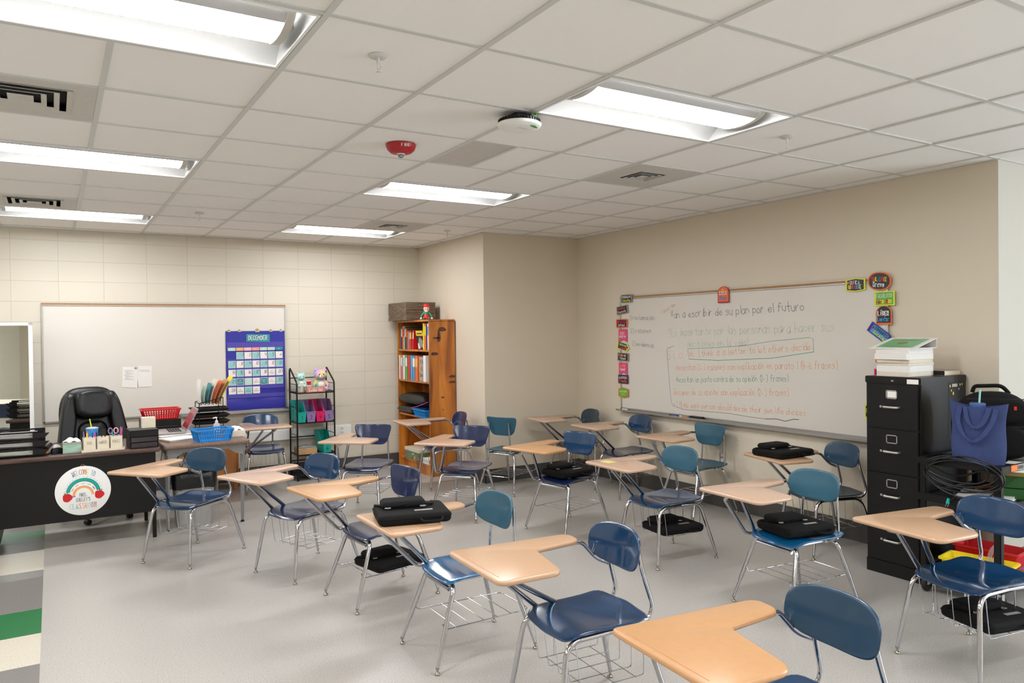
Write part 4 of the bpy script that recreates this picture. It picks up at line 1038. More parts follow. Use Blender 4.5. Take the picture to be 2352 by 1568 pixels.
def paper_pile(loc, rz, w_, d_, n, label, group=None, keys=('white',)):
    m = MB(); z = 0; r2 = random.Random(int(loc[0] * 100) + n)
    for k in range(n):
        th = r2.uniform(.002, .006); m.box((r2.uniform(-.006, .006), r2.uniform(-.006, .006), z + th / 2), (w_, d_, th * .9), keys[k % len(keys)], rz=r2.uniform(-.04, .04)); z += th
    return tag(obj('paper_pile', m, loc=loc, rz=rz, smooth=0), label, 'papers', group)
tray_stack((-.235, 6.83, ZD), -.04, 'black three-tier paper tray full of sheets at left end of teacher desk')
for k in range(3): paper_pile((-.25, 6.83, ZD + .013 + .062 * k), -.04, .28, .215, 8, ['pile of sheets in the lowest tier of the front black tray', 'pile of sheets in the middle tier of the front black tray', 'pile of sheets in the top tier of the front black tray'][k], 'paper piles in the front black tray', ('white', 'offwhite', 'mint') if k == 0 else ('white', 'greyedge'))
tray_stack((-.66, 7.16, ZD), 2.9, 'black paper tray tower behind the desk, seen in the mirror')
for k in range(3): paper_pile((-.66, 7.16, ZD + .013 + .062 * k), 2.9, .28, .21, 8, ['papers in lowest tier of the tray tower seen in the mirror', 'papers in middle tier of the tray tower seen in the mirror', 'papers in top tier of the tray tower seen in the mirror'][k], 'paper piles in the mirrored tray tower', ('darkpurple', 'white') if k == 0 else ('white', 'offwhite'))
# stapler
t = thing('stapler', 'black stapler with orange end beside the front paper tray', 'stapler', (-.045, 6.80, ZD), R(75))
m = MB(); m.slab(rect(.15, .036, .012), 0, .012, .004, 'black'); obj('base', m, t)
m = MB(); m.slab(rect(.035, .032, .006, -.055, 0), .012, .035, .006, 'orange'); obj('orange_grip', m, t)
m = MB(); rt = Matrix.Rotation(-.12, 3, 'Y'); m.box((0.01, 0, .058), (.14, .032, .030), 'black', rot=rt); obj('arm', m, t, bevel=.008)
m = MB(); m.bx(-.04, .05, -.006, .006, .035, .045, 'chrome'); obj('magazine', m, t)
# tape dispenser
t = thing('tape_dispenser', 'small black tape dispenser between stapler and tissue box', 'tape dispenser', (.02, 6.78, ZD), R(20))
m = MB(); m.slab(roundpoly([(-.045, 0), (.045, 0), (.045, .03), (.01, .048), (-.03, .048), (-.045, .03)], .006, 3), -.018, .018, .002, 'black', fr=lambda x, y, z: Vector((x, z, y))); obj('base', m, t)
m = MB(); m.lathe([(.012, -.01), (.026, -.01), (.026, .01), (.012, .01)], (-.008, 0, .045), 20, 'white', axis=(0, 1, 0)); obj('tape_roll', m, t)
m = MB(); m.bx(.04, .05, -.012, .012, .028, .032, 'chrome'); obj('cutter', m, t)
# tissue boxes
def tissue_box(loc, rz, dims, key, label):
    t = thing('tissue_box', label, 'tissue box', loc, rz); a, b, c = dims
    m = MB(); m.bx(-a / 2, a / 2, -b / 2, b / 2, 0, c, key); obj('carton', m, t, bevel=.002)
    m = MB(); r2 = random.Random(2)
    def f(u, v):
        x = (u - .5) * a * .85; y = (v - .5) * b * .7
        return Vector((x * 1.1, y, c + .004 + .028 * (1 - (2 * u - 1) ** 2) * (1 - (2 * v - 1) ** 2) + .006 * math.sin(u * 13 + v * 6)))
    m.grid(f, 14, 8, 'white'); obj('tissue', m, t, recalc=False)
tissue_box((.115, 6.765, ZD), .03, (.125, .10, .085), 'tissuebox', 'green and white tissue box on teacher desk left of the pen holder')
tissue_box((1.385, 7.02, ZD + .0), .1, (.12, .18, .055), 'offwhite', 'white tissue box at right end of the side table')
# pen caddy
t = thing('pen_caddy', 'cream holder with cups marked PENS MARKERS PENCILS', 'pen holder', (.325, 6.745, ZD), .04)
m = MB(); m.slab(rect(.30, .10, .008), 0, .004, .001, 'cream'); 
for (a, b, c, d) in ((-.15, .15, -.05, -.046), (-.15, .15, .046, .05), (-.15, -.146, -.05, .05), (.146, .15, -.05, .05)): m.bx(a, b, c, d, 0, .02, 'cream')
obj('tray', m, t)
pl = Plane((0, 0, 0), (1, 0, 0), (0, 0, 1), (0, -1, 0))
for k, (wd, x) in enumerate((('PENS', -.093), ('MARKERS', 0), ('PENCILS', .093))):
    m = MB()
    for (a, b, c, d) in ((-.043, .043, -.04, -.036), (-.043, .043, .036, .04), (-.043, -.039, -.04, .04), (.039, .043, -.04, .04)): m.bx(x + a, x + b, c, d, .005, .112, 'cream')
    m.bx(x - .043, x + .043, -.04, .04, .004, .008, 'cream'); cup = obj('cup', m, t, bevel=.001)
    m = MB(); write(m, Plane((x, -.0402, 0), (1, 0, 0), (0, 0, 1), (0, -1, 0)), wd, 0, .058, .024, 'inkgrey', w=.0016, align='c', width=.055 if k else .035, h=.0006)
    obj('lettering', m, cup, smooth=0, recalc=False)
pens = [('pen', 'purple', -.12, .01, .16, 'lilac pen in the left cup'), ('pen', 'orange', -.10, -.01, .165, 'orange pen in the left cup'), ('pen', 'lime', -.105, -.02, .15, 'lime green pen in the left cup'), ('pen', 'royal', -.075, .0, .15, 'dark blue pen in the left cup'), ('pen', 'pink', -.062, .0, .145, 'pink pen in the left cup'),
        ('marker', 'black', -.03, .01, .15, 'black marker leaning left in the middle cup'), ('marker', 'black', -.005, -.01, .155, 'black marker upright in the middle cup'), ('marker', 'black', .015, .01, .165, 'tallest black marker in the middle cup'),
        ('pencil', 'turq', .075, -.01, .15, 'turquoise pencil in the right cup'), ('pencil', 'royal', .10, .0, .15, 'blue pencil in the right cup'), ('pencil', 'purple', .12, .01, .18, 'purple pencil leaning right in the right cup'), ('pencil', 'card_pink', .125, -.01, .175, 'pink pencil leaning right in the right cup')]
for (nm, key, x, y, h, lb) in pens:
    m = MB(); lean = (x - round(x / .093) * .093) * .35
    m.tube([(0, 0, .012), (lean, .004, h * .9), (lean * 1.1, .004, h)], [.0045, .0045, .002], key, n=8)
    m.tube([(0, 0, .010), (0, 0, .013)], .0045, 'white', n=8)
    th = .04; tag(obj(nm, m, loc=(.325 + x * math.cos(th) - y * math.sin(th), 6.745 + x * math.sin(th) + y * math.cos(th), ZD)), lb, nm, 'pens and pencils in the cream holder')
t = thing('scissors', 'scissors with lilac handles standing in the right cup', 'scissors', (.40, 6.75, ZD), .1)
for s_ in (-1, 1):
    m = MB(); pts = [(s_ * .02 + .015 * math.cos(a), 0, .15 + .022 * math.sin(a)) for a in [2 * PI * k / 18 for k in range(18)]]; m.tube(pts, .004, 'purple' if s_ < 0 else 'blush', n=8, closed=True); m.tube([(s_ * .012, 0, .13), (0, 0, .105)], .004, 'purple', n=6); obj('handle', m, t)
m = MB(); m.box((0, 0, .062), (.012, .003, .09), 'chrome'); obj('blades', m, t)
# tumbler
t = thing('tumbler', 'bright blue tumbler with a green straw behind the pen holder', 'cup', (.262, 6.96, ZD))
m = MB(); m.lathe([(0, 0), (.034, .001), (.037, .02), (.044, .155), (.042, .158)], n=28, key='bluebasket'); obj('cup', m, t)
m = MB(); m.lathe([(.046, .155), (.0465, .162), (.03, .168), (0, .169)], n=28, key='clearliq'); obj('lid', m, t)
m = MB(); m.tube([(-.004, 0, .16), (-.016, 0, .235)], .0045, 'lime', n=10); obj('straw', m, t)
# 3 drawer organiser
t = thing('drawer_organiser', 'small black desktop drawer unit with smoky clear drawers', 'organiser', (.612, 6.80, ZD), .05)
m = MB()
for (a, b, c, d, e, f) in ((-.105, -.10, -.11, .11, 0, .14), (.10, .105, -.11, .11, 0, .14), (-.105, .105, -.11, .11, .135, .145), (-.105, .105, -.11, .11, 0, .006), (-.105, .105, .105, .11, 0, .14), (-.105, .105, -.11, .11, .048, .052), (-.105, .105, -.11, .11, .092, .096), (-.105, .105, -.11, -.105, .096, .14)): m.bx(a, b, c, d, e, f, 'black')
obj('case', m, t, bevel=.001)
for z, kk in ((.008, 'card_blu'), (.052, 'card_pink')):
    M.setdefault('smoke', mat('smoky_plastic', (60, 54, 60), 0.15, trans=0.3)); m = MB(); m.bx(-.096, .096, -.112, -.108, z, z + .036, 'smoke'); m.bx(-.096, .096, -.10, .09, z, z + .004, 'smoke'); d_ = obj('drawer', m, t, bevel=.001)
    m = MB(); r2 = random.Random(int(z * 1e4))
    for q in range(6): m.box((r2.uniform(-.07, .07), -.085 + r2.uniform(-.01, .02), z + .012), (.05, .012, .012), r2.choice([kk, 'pink', 'darkpurple', 'green', 'white']), rz=r2.uniform(-.4, .4))
    obj('stationery', m, d_)
m = MB(); m.bx(-.05, .05, -.04, .04, 0, .085, 'cream'); m.bx(-.052, -.028, -.042, .042, 0, .086, 'offwhite'); tag(obj('index_card_box', m, loc=(.665, 6.86, ZD + .1455), bevel=.001), 'small white card box standing on the black drawer unit', 'box')

# ------------------------------------------------------------------ side table
t = thing('side_table', 'brown laminate folding side table with grey metal legs beside the desk', 'table', (0, 0, 0))
m = MB(); m.slab(rect(.68, 1.52, .03, 1.10, 7.45, n=5), .704, .738, .012, 'brownlam'); obj('tabletop', m, t)
m = MB()
for x in (.80, 1.40):
    m.bx(x - .008, x + .008, 6.80, 8.10, .64, .704, 'steel')
P_ = [(.80, .704), (.80, .60), (.86, .62), (.92, .66), (1.28, .66), (1.34, .62), (1.40, .60), (1.40, .704)]
for y in (6.80, 8.10): m.slab(P_, -.006, .006, 0, 'steel', fr=lambda a, b, h, y=y: Vector((a, y + h, b)))
obj('apron', m, t, smooth=30)
for (x, y) in ((.80, 6.82), (1.40, 6.82), (.80, 8.08), (1.40, 8.08)):
    sy = .04 if y < 7 else -.02
    l = MB(); l.tube([(x, y + sy, .02), (x, y, .66)], [.013, .021], 'steel', n=4); lo = obj('leg', l, t, smooth=0)
    g = MB(); g.lathe([(0, 0), (.016, 0), (.016, .01), (.007, .014), (.007, .024)], (x, y + sy, 0), 14, 'black'); obj('glide', g, lo)
# wooden cabinet under the table, far end
t = thing('wooden_drawer_cabinet', 'small varnished wooden cabinet standing under the far end of the side table', 'cabinet', (1.46, 8.42, 0))
m = MB(); m.bx(-.17, .20, -.15, .2, .12, .60, 'wood'); obj('carcass', m, t, bevel=.006)
m = MB(); m.bx(-.15, .18, -.158, -.15, .15, .56, 'wood'); obj('door', m, t, bevel=.004)
for x in (-.15, .17):
    for y in (-.12, .17): m = MB(); m.bx(x - .02, x + .02, y - .02, y + .02, 0, .12, 'wood'); obj('foot', m, t, bevel=.003)
m = MB(); r2 = random.Random(5)
for k in range(4):
    x = .98 + .05 * k; m.tube(fillet([(x, 8.68, .50), (x - .06 + .05 * k, 8.45, .30 - .03 * k), (x + .05, 8.2, .45), (1.05 + .06 * k, 8.0, .66)], .1, 8), .004, 'black', n=6)
m.bx(.94, 1.0, 8.64, 8.70, .46, .52, 'black')
tag(obj('cable_bundle', m), 'black cables hanging under the side table to the raceway', 'cable')
# bin
t = thing('waste_bin', 'grey waste bin with black liner under the side table', 'bin', (1.02, 6.99, 0))
def loft(m, rings, key):
    n = len(rings[0]); vs = [p for r_ in rings for p in r_]
    m.add(vs, [(k * n + i, k * n + (i + 1) % n, (k + 1) * n + (i + 1) % n, (k + 1) * n + i) for k in range(len(rings) - 1) for i in range(n)], key)
O_ = rect(1, 1, .22, n=6); M['binbody'] = mat('grey_bin_plastic', (160, 160, 158), 0.45)
m = MB(); sc = lambda k, z: [(p[0] * .34 * k, p[1] * .26 * k, z) for p in O_]
loft(m, [sc(.80, 0), sc(.82, .01), sc(.97, .42), sc(1.0, .44)], 'binbody'); m.add(sc(.80, 0), [tuple(range(len(O_) - 1, -1, -1))], 'binbody'); obj('body', m, t, smooth=40)
m = MB(); r2 = random.Random(9)
def lr(k, z, j): return [(p[0] * .34 * k * (1 + r2.uniform(-j, j)), p[1] * .26 * k * (1 + r2.uniform(-j, j)), z + r2.uniform(-1, 1) * j * .35) for p in O_]
loft(m, [lr(1.03, .335, .02), lr(1.06, .37, .015), lr(1.05, .42, .015), lr(1.06, .462, .012), lr(1.0, .466, .01), lr(.94, .42, .02), lr(.90, .25, .03)], 'binliner'); obj('bin_liner', m, t, smooth=60, recalc=False)
m = MB(); m.slab(rect(.05, .022, .002), 0, .001, 0, 'offwhite', fr=lambda a, b, h: Vector((a + .10, -.122 - h, b + .30))); obj('sticker', m, t, smooth=0)

# laptop on papers
paper_pile((.93, 7.45, ZD), .05, .30, .42, 5, 'wide white papers under the open laptop')
t = thing('laptop', 'open grey laptop with dark red screen facing left', 'laptop', (.90, 7.46, ZD + .022), R(-90) - .02)
m = MB(); m.slab(rect(.34, .235, .012), 0, .016, .004, 'silver')
obj('base', m, t)
m = MB()
for r_ in range(5):
    for c_ in range(12): m.bx(-.145 + c_ * .0242, -.145 + c_ * .0242 + .020, -.02 + r_ * .022, -.003 + r_ * .022, .0155, .0175, 'dark')
obj('keyboard', m, t, smooth=0)
m = MB(); m.bx(-.04, .04, -.10, -.045, .0158, .0163, 'greyedge'); obj('touchpad', m, t, smooth=0)
rt = Matrix.Rotation(R(-28), 3, 'X'); m = MB(); m.box(Vector((0, .118, .016)) + rt @ Vector((0, 0, .112)), (.34, .008, .222), 'silver', rot=rt); lid = obj('lid', m, t, bevel=.003)
m = MB(); m.box(Vector((0, .118, .016)) + rt @ Vector((0, -.0045, .116)), (.315, .001, .19), 'screen', rot=rt); obj('screen', m, lid, smooth=0)
paper_pile((.915, 7.02, ZD), .35, .26, .20, 5, 'fanned stack of papers at front left of the side table', None, ('white', 'offwhite', 'kraft', 'white'))
# plastic baskets
def basket(loc, rz, a, b, h, key, label, name='plastic_basket', tilt=(0, 0)):
    t = thing(name, label, 'basket', loc, rz); t.rotation_euler = (tilt[0], tilt[1], rz)
    m = MB(); k0 = .84; n = 14; nb = 10
    m.bx(-a / 2 * k0, a / 2 * k0, -b / 2 * k0, b / 2 * k0, 0, .004, key)
    def P(s_, f, z): # side s_, fraction f
        k = k0 + (1 - k0) * z / h; A, B = a / 2 * k, b / 2 * k
        return {0: Vector((-A + 2 * A * f, -B, z)), 1: Vector((A, -B + 2 * B * f, z)), 2: Vector((A - 2 * A * f, B, z)), 3: Vector((-A, B - 2 * B * f, z))}[s_]
    for s_ in range(4):
        q = n if s_ % 2 == 0 else nb
        for k in range(q + 1): m.tube([P(s_, k / q, 0), P(s_, k / q, h)], .0042, key, n=4)
        for z, r_ in ((h * .03, .006), (h * .5, .004), (h * .94, .006)): m.tube([P(s_, 0, z), P(s_, 1, z)], r_, key, n=5)
    obj('body', m, t, smooth=40)
    m = MB(); e = .008
    for (x0, x1, y0, y1) in ((-a / 2 - e, a / 2 + e, -b / 2 - e, -b / 2 + .003), (-a / 2 - e, a / 2 + e, b / 2 - .003, b / 2 + e), (-a / 2 - e, -a / 2 + .003, -b / 2, b / 2), (a / 2 - .003, a / 2 + e, -b / 2, b / 2)): m.bx(x0, x1, y0, y1, h - .012, h + .003, key)
    obj('rim', m, t, bevel=.003)
    return t
basket((1.155, 6.835, ZD), .12, .30, .19, .10, 'bluebasket', 'bright blue plastic basket at front edge of the side table')
m = MB(); m.bx(-.17, .17, -.15, .15, 0, .105, 'black'); m.bx(-.15, .15, -.154, -.15, .03, .05, 'dark'); M_ = tag(obj('printer', m, loc=(.875, 7.98, ZD), bevel=.012), 'black printer under the red basket on the side table', 'printer')
basket((.875, 7.95, ZD + .1055), .03, .33, .20, .095, 'red', 'red plastic basket on the black printer behind the side table')
# sanitiser
t = thing('hand_sanitiser', 'clear pump bottle of hand sanitiser behind the blue basket', 'bottle', (1.245, 7.13, ZD))
m = MB(); m.lathe([(0, 0), (.028, 0), (.030, .01), (.030, .09), (.024, .108), (.012, .114), (.012, .12)], n=22, key='clearliq', sy=.75); obj('bottle', m, t)
m = MB(); m.slab(rect(.036, .05, .004), 0, .001, 0, 'white', fr=lambda x, y, h: Vector((x, -.0228 - h, y + .05))); m.slab(superell(.009, .009, 2, 16), .001, .0015, 0, 'royal', fr=lambda x, y, h: Vector((x, -.0228 - h, y + .055))); obj('label', m, t, smooth=0)
m = MB(); m.lathe([(.013, .118), (.013, .134), (.004, .138), (.004, .158)], n=16, key='white'); m.tube(fillet([(0, 0, .158), (-.004, 0, .163), (-.032, -.004, .158)], .006, 3), [.009] + [.0065] * 3 + [.006] * 2, 'white', n=8); obj('pump', m, t)
# mesh tray tower with folders
t = thing('mesh_tray_tower', 'black wire mesh tray tower with upright file holder on the side table', 'desk tray', (1.315, 7.92, ZD))
M['mesh'] = mat('black_wire_mesh', (52, 50, 50), 0.5, 0.4, bump=.8, bscale=700)
for k in range(3):
    m = MB(); z = .03 + .062 * k; loft(m, [[(p[0] * .30, p[1] * .22, z) for p in rect(1, 1, .08, n=3)], [(p[0] * .35, p[1] * .26, z + .028) for p in rect(1, 1, .08, n=3)]], 'mesh'); m.add([(p[0] * .30, p[1] * .22, z) for p in rect(1, 1, .08, n=3)], [tuple(range(16))], 'mesh')
    m.tube([(p[0] * .35, p[1] * .26, z + .028) for p in rect(1, 1, .08, n=3)], .004, 'black', n=6, closed=True); obj('tray', m, t, recalc=False)
m = MB()
for (x, y) in ((-.11, -.12), (.11, -.12), (-.11, .12), (.11, .12)): m.tube([(x, y, 0), (x, y, .27 + (.02 if x > 0 else -.03))], .004, 'black', n=6)
m.tube([(-.11, -.12, .24), (.11, -.12, .29), (.11, .12, .29), (-.11, .12, .24)], .004, 'black', n=6, closed=True)
for k in range(6): x = -.09 + .036 * k; m.tube([(x, -.12, .225), (x, .12, .225)], .003, 'black', n=6); m.tube([(x, -.12, .225), (x, -.12, .245 + .01 * k)], .003, 'black', n=6)
obj('file_rack', m, t)
fd = [('white', 'tall white sheet leaning left in the file holder'), ('mint', 'mint folder standing in the file holder'), ('tealcard', 'teal folder standing in the file holder'), ('offwhite', 'cream folder with red lettering in the file holder'), ('orange', 'orange folder standing in the file holder'), ('kraft', 'brown folder standing in the file holder'), ('yellow', 'yellow folder standing tallest at right in the file holder')]
for k, (key, lb) in enumerate(fd):
    m = MB(); h = [.24, .17, .20, .24, .22, .23, .26][k]; lean = -.035 + .022 * k
    m.grid(lambda a, b: Vector((lean * b + .035 * b * b, -.10 + .2 * a, b * h)), 2, 8, key); o = obj('file_folder', m, loc=(1.315 - .085 + .028 * k, 7.92, ZD + .228), solid=.004, recalc=False); tag(o, lb, 'folder', 'folders in the wire file holder')
# speaker-ish dark object
# ------------------------------------------------------------------ office chair
t = thing('office_chair', 'black leather executive office chair behind the teacher desk', 'office chair', (.30, 7.95, 0), R(14))
def pad(m, cx, cy, cz, w_, h_, th, lean, key='leather', e=3.2, wr=0.0):
    rt = Matrix.Rotation(lean, 3, 'X'); out = superell(w_ / 2, h_ / 2, e, 40)
    rings = [(1.0, 0), (.985, .35), (.93, .72), (.8, .93), (.6, 1.0), (.35, 1.0), (.12, 1.0)]
    vs = []; n = len(out)
    for k, o in list(reversed([(a, -b * .6) for a, b in rings[1:]])) + rings:
        for x, z in out:
            wv = wr * math.sin(x * 60 + z * 25) * (o > .5)
            vs.append(Vector((cx, cy, cz)) + rt @ Vector((x * k, -(o * th / 2) - wv, z * k)))
    R_ = 2 * len(rings) - 1
    fs = [(q * n + i, q * n + (i + 1) % n, (q + 1) * n + (i + 1) % n, (q + 1) * n + i) for q in range(R_ - 1) for i in range(n)]
    fs += [tuple(range(n - 1, -1, -1)), tuple((R_ - 1) * n + i for i in range(n))]
    m.add(vs, fs, key)
m = MB(); pad(m, 0, .04, .82, .52, .72, .12, R(-10)); bk = obj('backrest', m, t, smooth=60)
m = MB(); pad(m, 0, -.06, 1.02, .31, .27, .12, R(-12), wr=.001); obj('headrest_pillow', m, bk, smooth=60)
m = MB(); pad(m, 0, .0, .70, .28, .34, .12, R(-8), wr=.002); obj('lumbar_pillow', m, bk, smooth=60)
for s_ in (-1, 1):
    m = MB(); pad(m, 0, 0, 0, .13, .68, .13, 0); mm = Matrix.Rotation(R(-10), 3, 'X') @ Matrix.Rotation(s_ * -R(9), 3, 'Y'); m.v = [Vector((s_ * .215, -.025, .80)) + mm @ v for v in m.v]; obj('side_bolster', m, bk, smooth=60)
m = MB(); m.slab(rect(.52, .50, .10, 0, -.22, n=6), .42, .53, .045, 'leather', steps=4); obj('seat', m, t, smooth=60)
for s_ in (-1, 1):
    m = MB(); m.tube(fillet([(s_ * .26, -.05, .45), (s_ * .31, -.05, .60), (s_ * .31, -.02, .66), (s_ * .30, -.34, .665), (s_ * .27, -.36, .5)], .06, 6), .018, 'black', n=10); m.slab(rect(.075, .28, .03, s_ * .305, -.18, n=5), .668, .70, .014, 'leather'); obj('armrest', m, t, smooth=60)
m = MB(); m.tube([(0, -.2, .10), (0, -.2, .44)], .028, 'black', n=14); obj('gas_column', m, t)
for k in range(5):
    a = 2 * PI * k / 5 + .3; m = MB(); e = Vector((.29 * math.cos(a), -.2 + .29 * math.sin(a), .08)); m.tube([(0, -.2, .12), e], [.028, .018], 'black', n=8); lo = obj('base_spoke', m, t)
    m = MB(); m.lathe([(.0, -.022), (.024, -.022), (.026, 0), (.024, .022), (0, .022)], (e.x, e.y, .027), 16, 'black', axis=(math.cos(a + 1), math.sin(a + 1), 0)); m.tube([e, (e.x, e.y, .05)], .008, 'black', n=8); obj('caster', m, lo)

# ------------------------------------------------------------------ mirror
mth = R(8)
t = thing('standing_mirror', 'tall white-framed mirror at the left edge leaning on the block wall', 'mirror', (-.163, 8.60, 0))
du = Vector((-math.cos(mth), math.sin(mth), 0)); dn = Vector((-math.sin(mth), -math.cos(mth), 0))
pl = Plane((0, 0, 0), du, (0, 0, 1), dn)
def pbx(m, pl, a0, a1, b0, b1, h0, h1, key):
    vs = [pl(a, b, h) for h in (h0, h1) for (a, b) in ((a0, b0), (a1, b0), (a1, b1), (a0, b1))]
    m.add(vs, [(0, 3, 2, 1), (4, 5, 6, 7), (0, 1, 5, 4), (1, 2, 6, 5), (2, 3, 7, 6), (3, 0, 4, 7)], key)
m = MB(); pbx(m, pl, .03, .52, .04, 1.755, -.004, .003, 'mirror'); obj('glass', m, t, smooth=0)
m = MB()
for q in ((0, .035, 0, 1.785), (.515, .55, 0, 1.785), (0, .55, 0, .045), (0, .55, 1.755, 1.785)): pbx(m, pl, *q, -.012, .010, 'whitemetal')
obj('frame', m, t, bevel=.002)
# objects standing at the left of the frame that the mirror shows
t = thing('work_table', 'white-topped work table with green edge left of the frame, seen in the mirror', 'table', (-1.55, 4.7, 0), .3)
m = MB(); m.slab(rect(1.2, .75, .03, n=4), .715, .74, .0, 'offwhite'); obj('tabletop', m, t)
m = MB(); oo = rect(1.206, .756, .03, n=4); loft(m, [[(p[0], p[1], .712) for p in oo], [(p[0], p[1], .7385) for p in oo]], 'green'); obj('edge_band', m, t)
for x in (-.52, .52):
    for y in (-.3, .3): m = MB(); m.tube([(x, y, 0), (x, y, .715)], .016, 'chrome', n=10); obj('leg', m, t)
c2 = copy_tree(ch0); c2.location = (-1.42, 5.35, 0); c2.rotation_euler = (0, 0, R(100)); tag(c2, 'navy student chair at the green-edged table, seen in the mirror', 'chair')
for ch in c2.children:
    if ch.name.split('.')[0] in ('seat', 'backrest'): ch.material_slots[0].material = M['navy']

# ------------------------------------------------------------------ black shelf unit
SX0, SX1, SY0, SY1 = 2.31, 2.735, 8.37, 8.66
t = thing('metal_shelf_unit', 'narrow black metal shelf with coloured book bins by the block wall', 'shelf', (2.52, 8.5, 0))
def W0(x, y, z): return Vector((x - 2.52, y - 8.5, z))
for x in (SX0, SX1):
    m = MB(); m.tube(fillet([W0(x, SY0, 0), W0(x, SY0, 1.10), W0(x, SY1 - .02, 1.255), W0(x, SY1, 1.22), W0(x, SY1, 0)], .03, 5), .0095, 'blackm', n=10); obj('side_frame', m, t, smooth=60)
    m = MB()
    for z in (.99, .655, .295, .075): m.tube([W0(x, SY0, z), W0(x, SY1, z)], .005, 'blackm', n=6)
    for z in (1.08, .82, .51, .2): m.tube([W0(x, SY0, z), W0(x, SY1, z)], .004, 'blackm', n=6)
    for k in range(1, 4):
        y = SY0 + (SY1 - SY0) * k / 4
        for (z0, z1) in ((.99, 1.08), (.655, .82), (.295, .51), (.075, .2), (.82, .99), (.51, .655)): m.tube([W0(x, y, z0), W0(x, y, z1)], .0018, 'blackm', n=5)
    obj('side_grille', m, t)
for z in (.985, .65, .29, .07):
    m = MB(); m.bx(SX0 - 2.52, SX1 - 2.52, SY0 - 8.5, SY1 - 8.5, z - .012, z, 'blackm'); obj('shelf', m, t, bevel=.002)
for z in (1.14, .46, .19): m = MB(); m.tube([W0(SX0, SY1, z), W0(SX1, SY1, z)], .006, 'blackm', n=8); obj('back_rail', m, t)
# book bins
def book_bin(loc, rz, key, dig, label, sc=1.0):
    t = thing('book_bin', label, 'book bin', loc, rz, 'numbered plastic book bins'); m = MB(); h0, h1 = .115 * sc, .235 * sc; n = 12; wf, wb = .052 * sc, .058 * sc; d = .27
    O = []
    # walls as a lofted sheet: front (low) -> sides (rise along an S) -> back (tall)
    def top(f):  # f 0 front .. 1 back
        return h0 if f < .12 else h0 + (h1 - h0) * (.5 - .5 * math.cos(PI * min(1, (f - .12) / .45)))
    pts = []
    for k in range(5): pts.append((-wf + 2 * wf * k / 4, 0.0, 0))
    for k in range(1, n + 1): f = k / n; pts.append((wf + (wb - wf) * f, f, f))
    for k in range(1, 5): pts.append((wb - 2 * wb * k / 4, 1.0, 1))
    for k in range(1, n): f = 1 - k / n; pts.append((-(wf + (wb - wf) * f), f, f))
    bot = [Vector((x * .8, f * d * .92 + .012, 0)) for x, f, q in pts]; tp = [Vector((x * 1.0, f * d, top(q))) for x, f, q in pts]
    loft(m, [bot, tp], key); m.add(bot, [tuple(range(len(bot) - 1, -1, -1))], key)
    o = obj('shell', m, t, solid=.0025, smooth=40)
    m = MB(); m.tube([p + Vector((0, 0, 0)) for p in tp], .0032, key, n=6, closed=True); obj('rim', m, t)
    m = MB(); nl = Vector((0, -1, -.1)).normalized(); write(m, Plane((0, .0035, .03), (1, 0, 0), Vector((0, -.105, 1)).normalized(), nl), dig, 0, 0.005, .042 * sc, 'ink', w=.0042, align='c', h=.0045)
    obj('number', m, t, smooth=0, recalc=False)
for x, key, dg_, lb in ((2.365, 'turq', '1', 'turquoise book bin marked 1 on the black shelf'), (2.472, 'purple', '3', 'lilac book bin marked 3 on the black shelf'), (2.578, 'pink', '4', 'hot pink book bin marked 4 on the black shelf'), (2.678, 'purple', '5', 'lilac book bin marked 5 at right on the black shelf')):
    book_bin((x, 8.375, .651), .0, key, dg_, lb)
book_bin((2.655, 8.375, .291), .06, 'turq', '6', 'turquoise book bin marked 6 on the lower shelf')
m = MB(); m.bx(-.105, .105, -.10, .10, 0, .062, 'kraft'); tag(obj('carton', m, loc=(2.43, 8.49, .2905), bevel=.002), 'open brown cardboard carton on the lower black shelf', 'box')
m = MB(); m.grid(lambda a, b: Vector((-.11 + .22 * a, -.10 + .2 * b, .012 + .02 * math.sin(PI * a) * math.sin(PI * b) + .004 * math.sin(a * 14 + b * 9))), 14, 10, 'silver'); m.bx(-.10, .10, -.09, .09, 0, .008, 'white')
tag(obj('plastic_wrapped_papers', m, loc=(2.43, 8.49, .353), recalc=False), 'papers in grey plastic on top of the brown carton', 'papers')
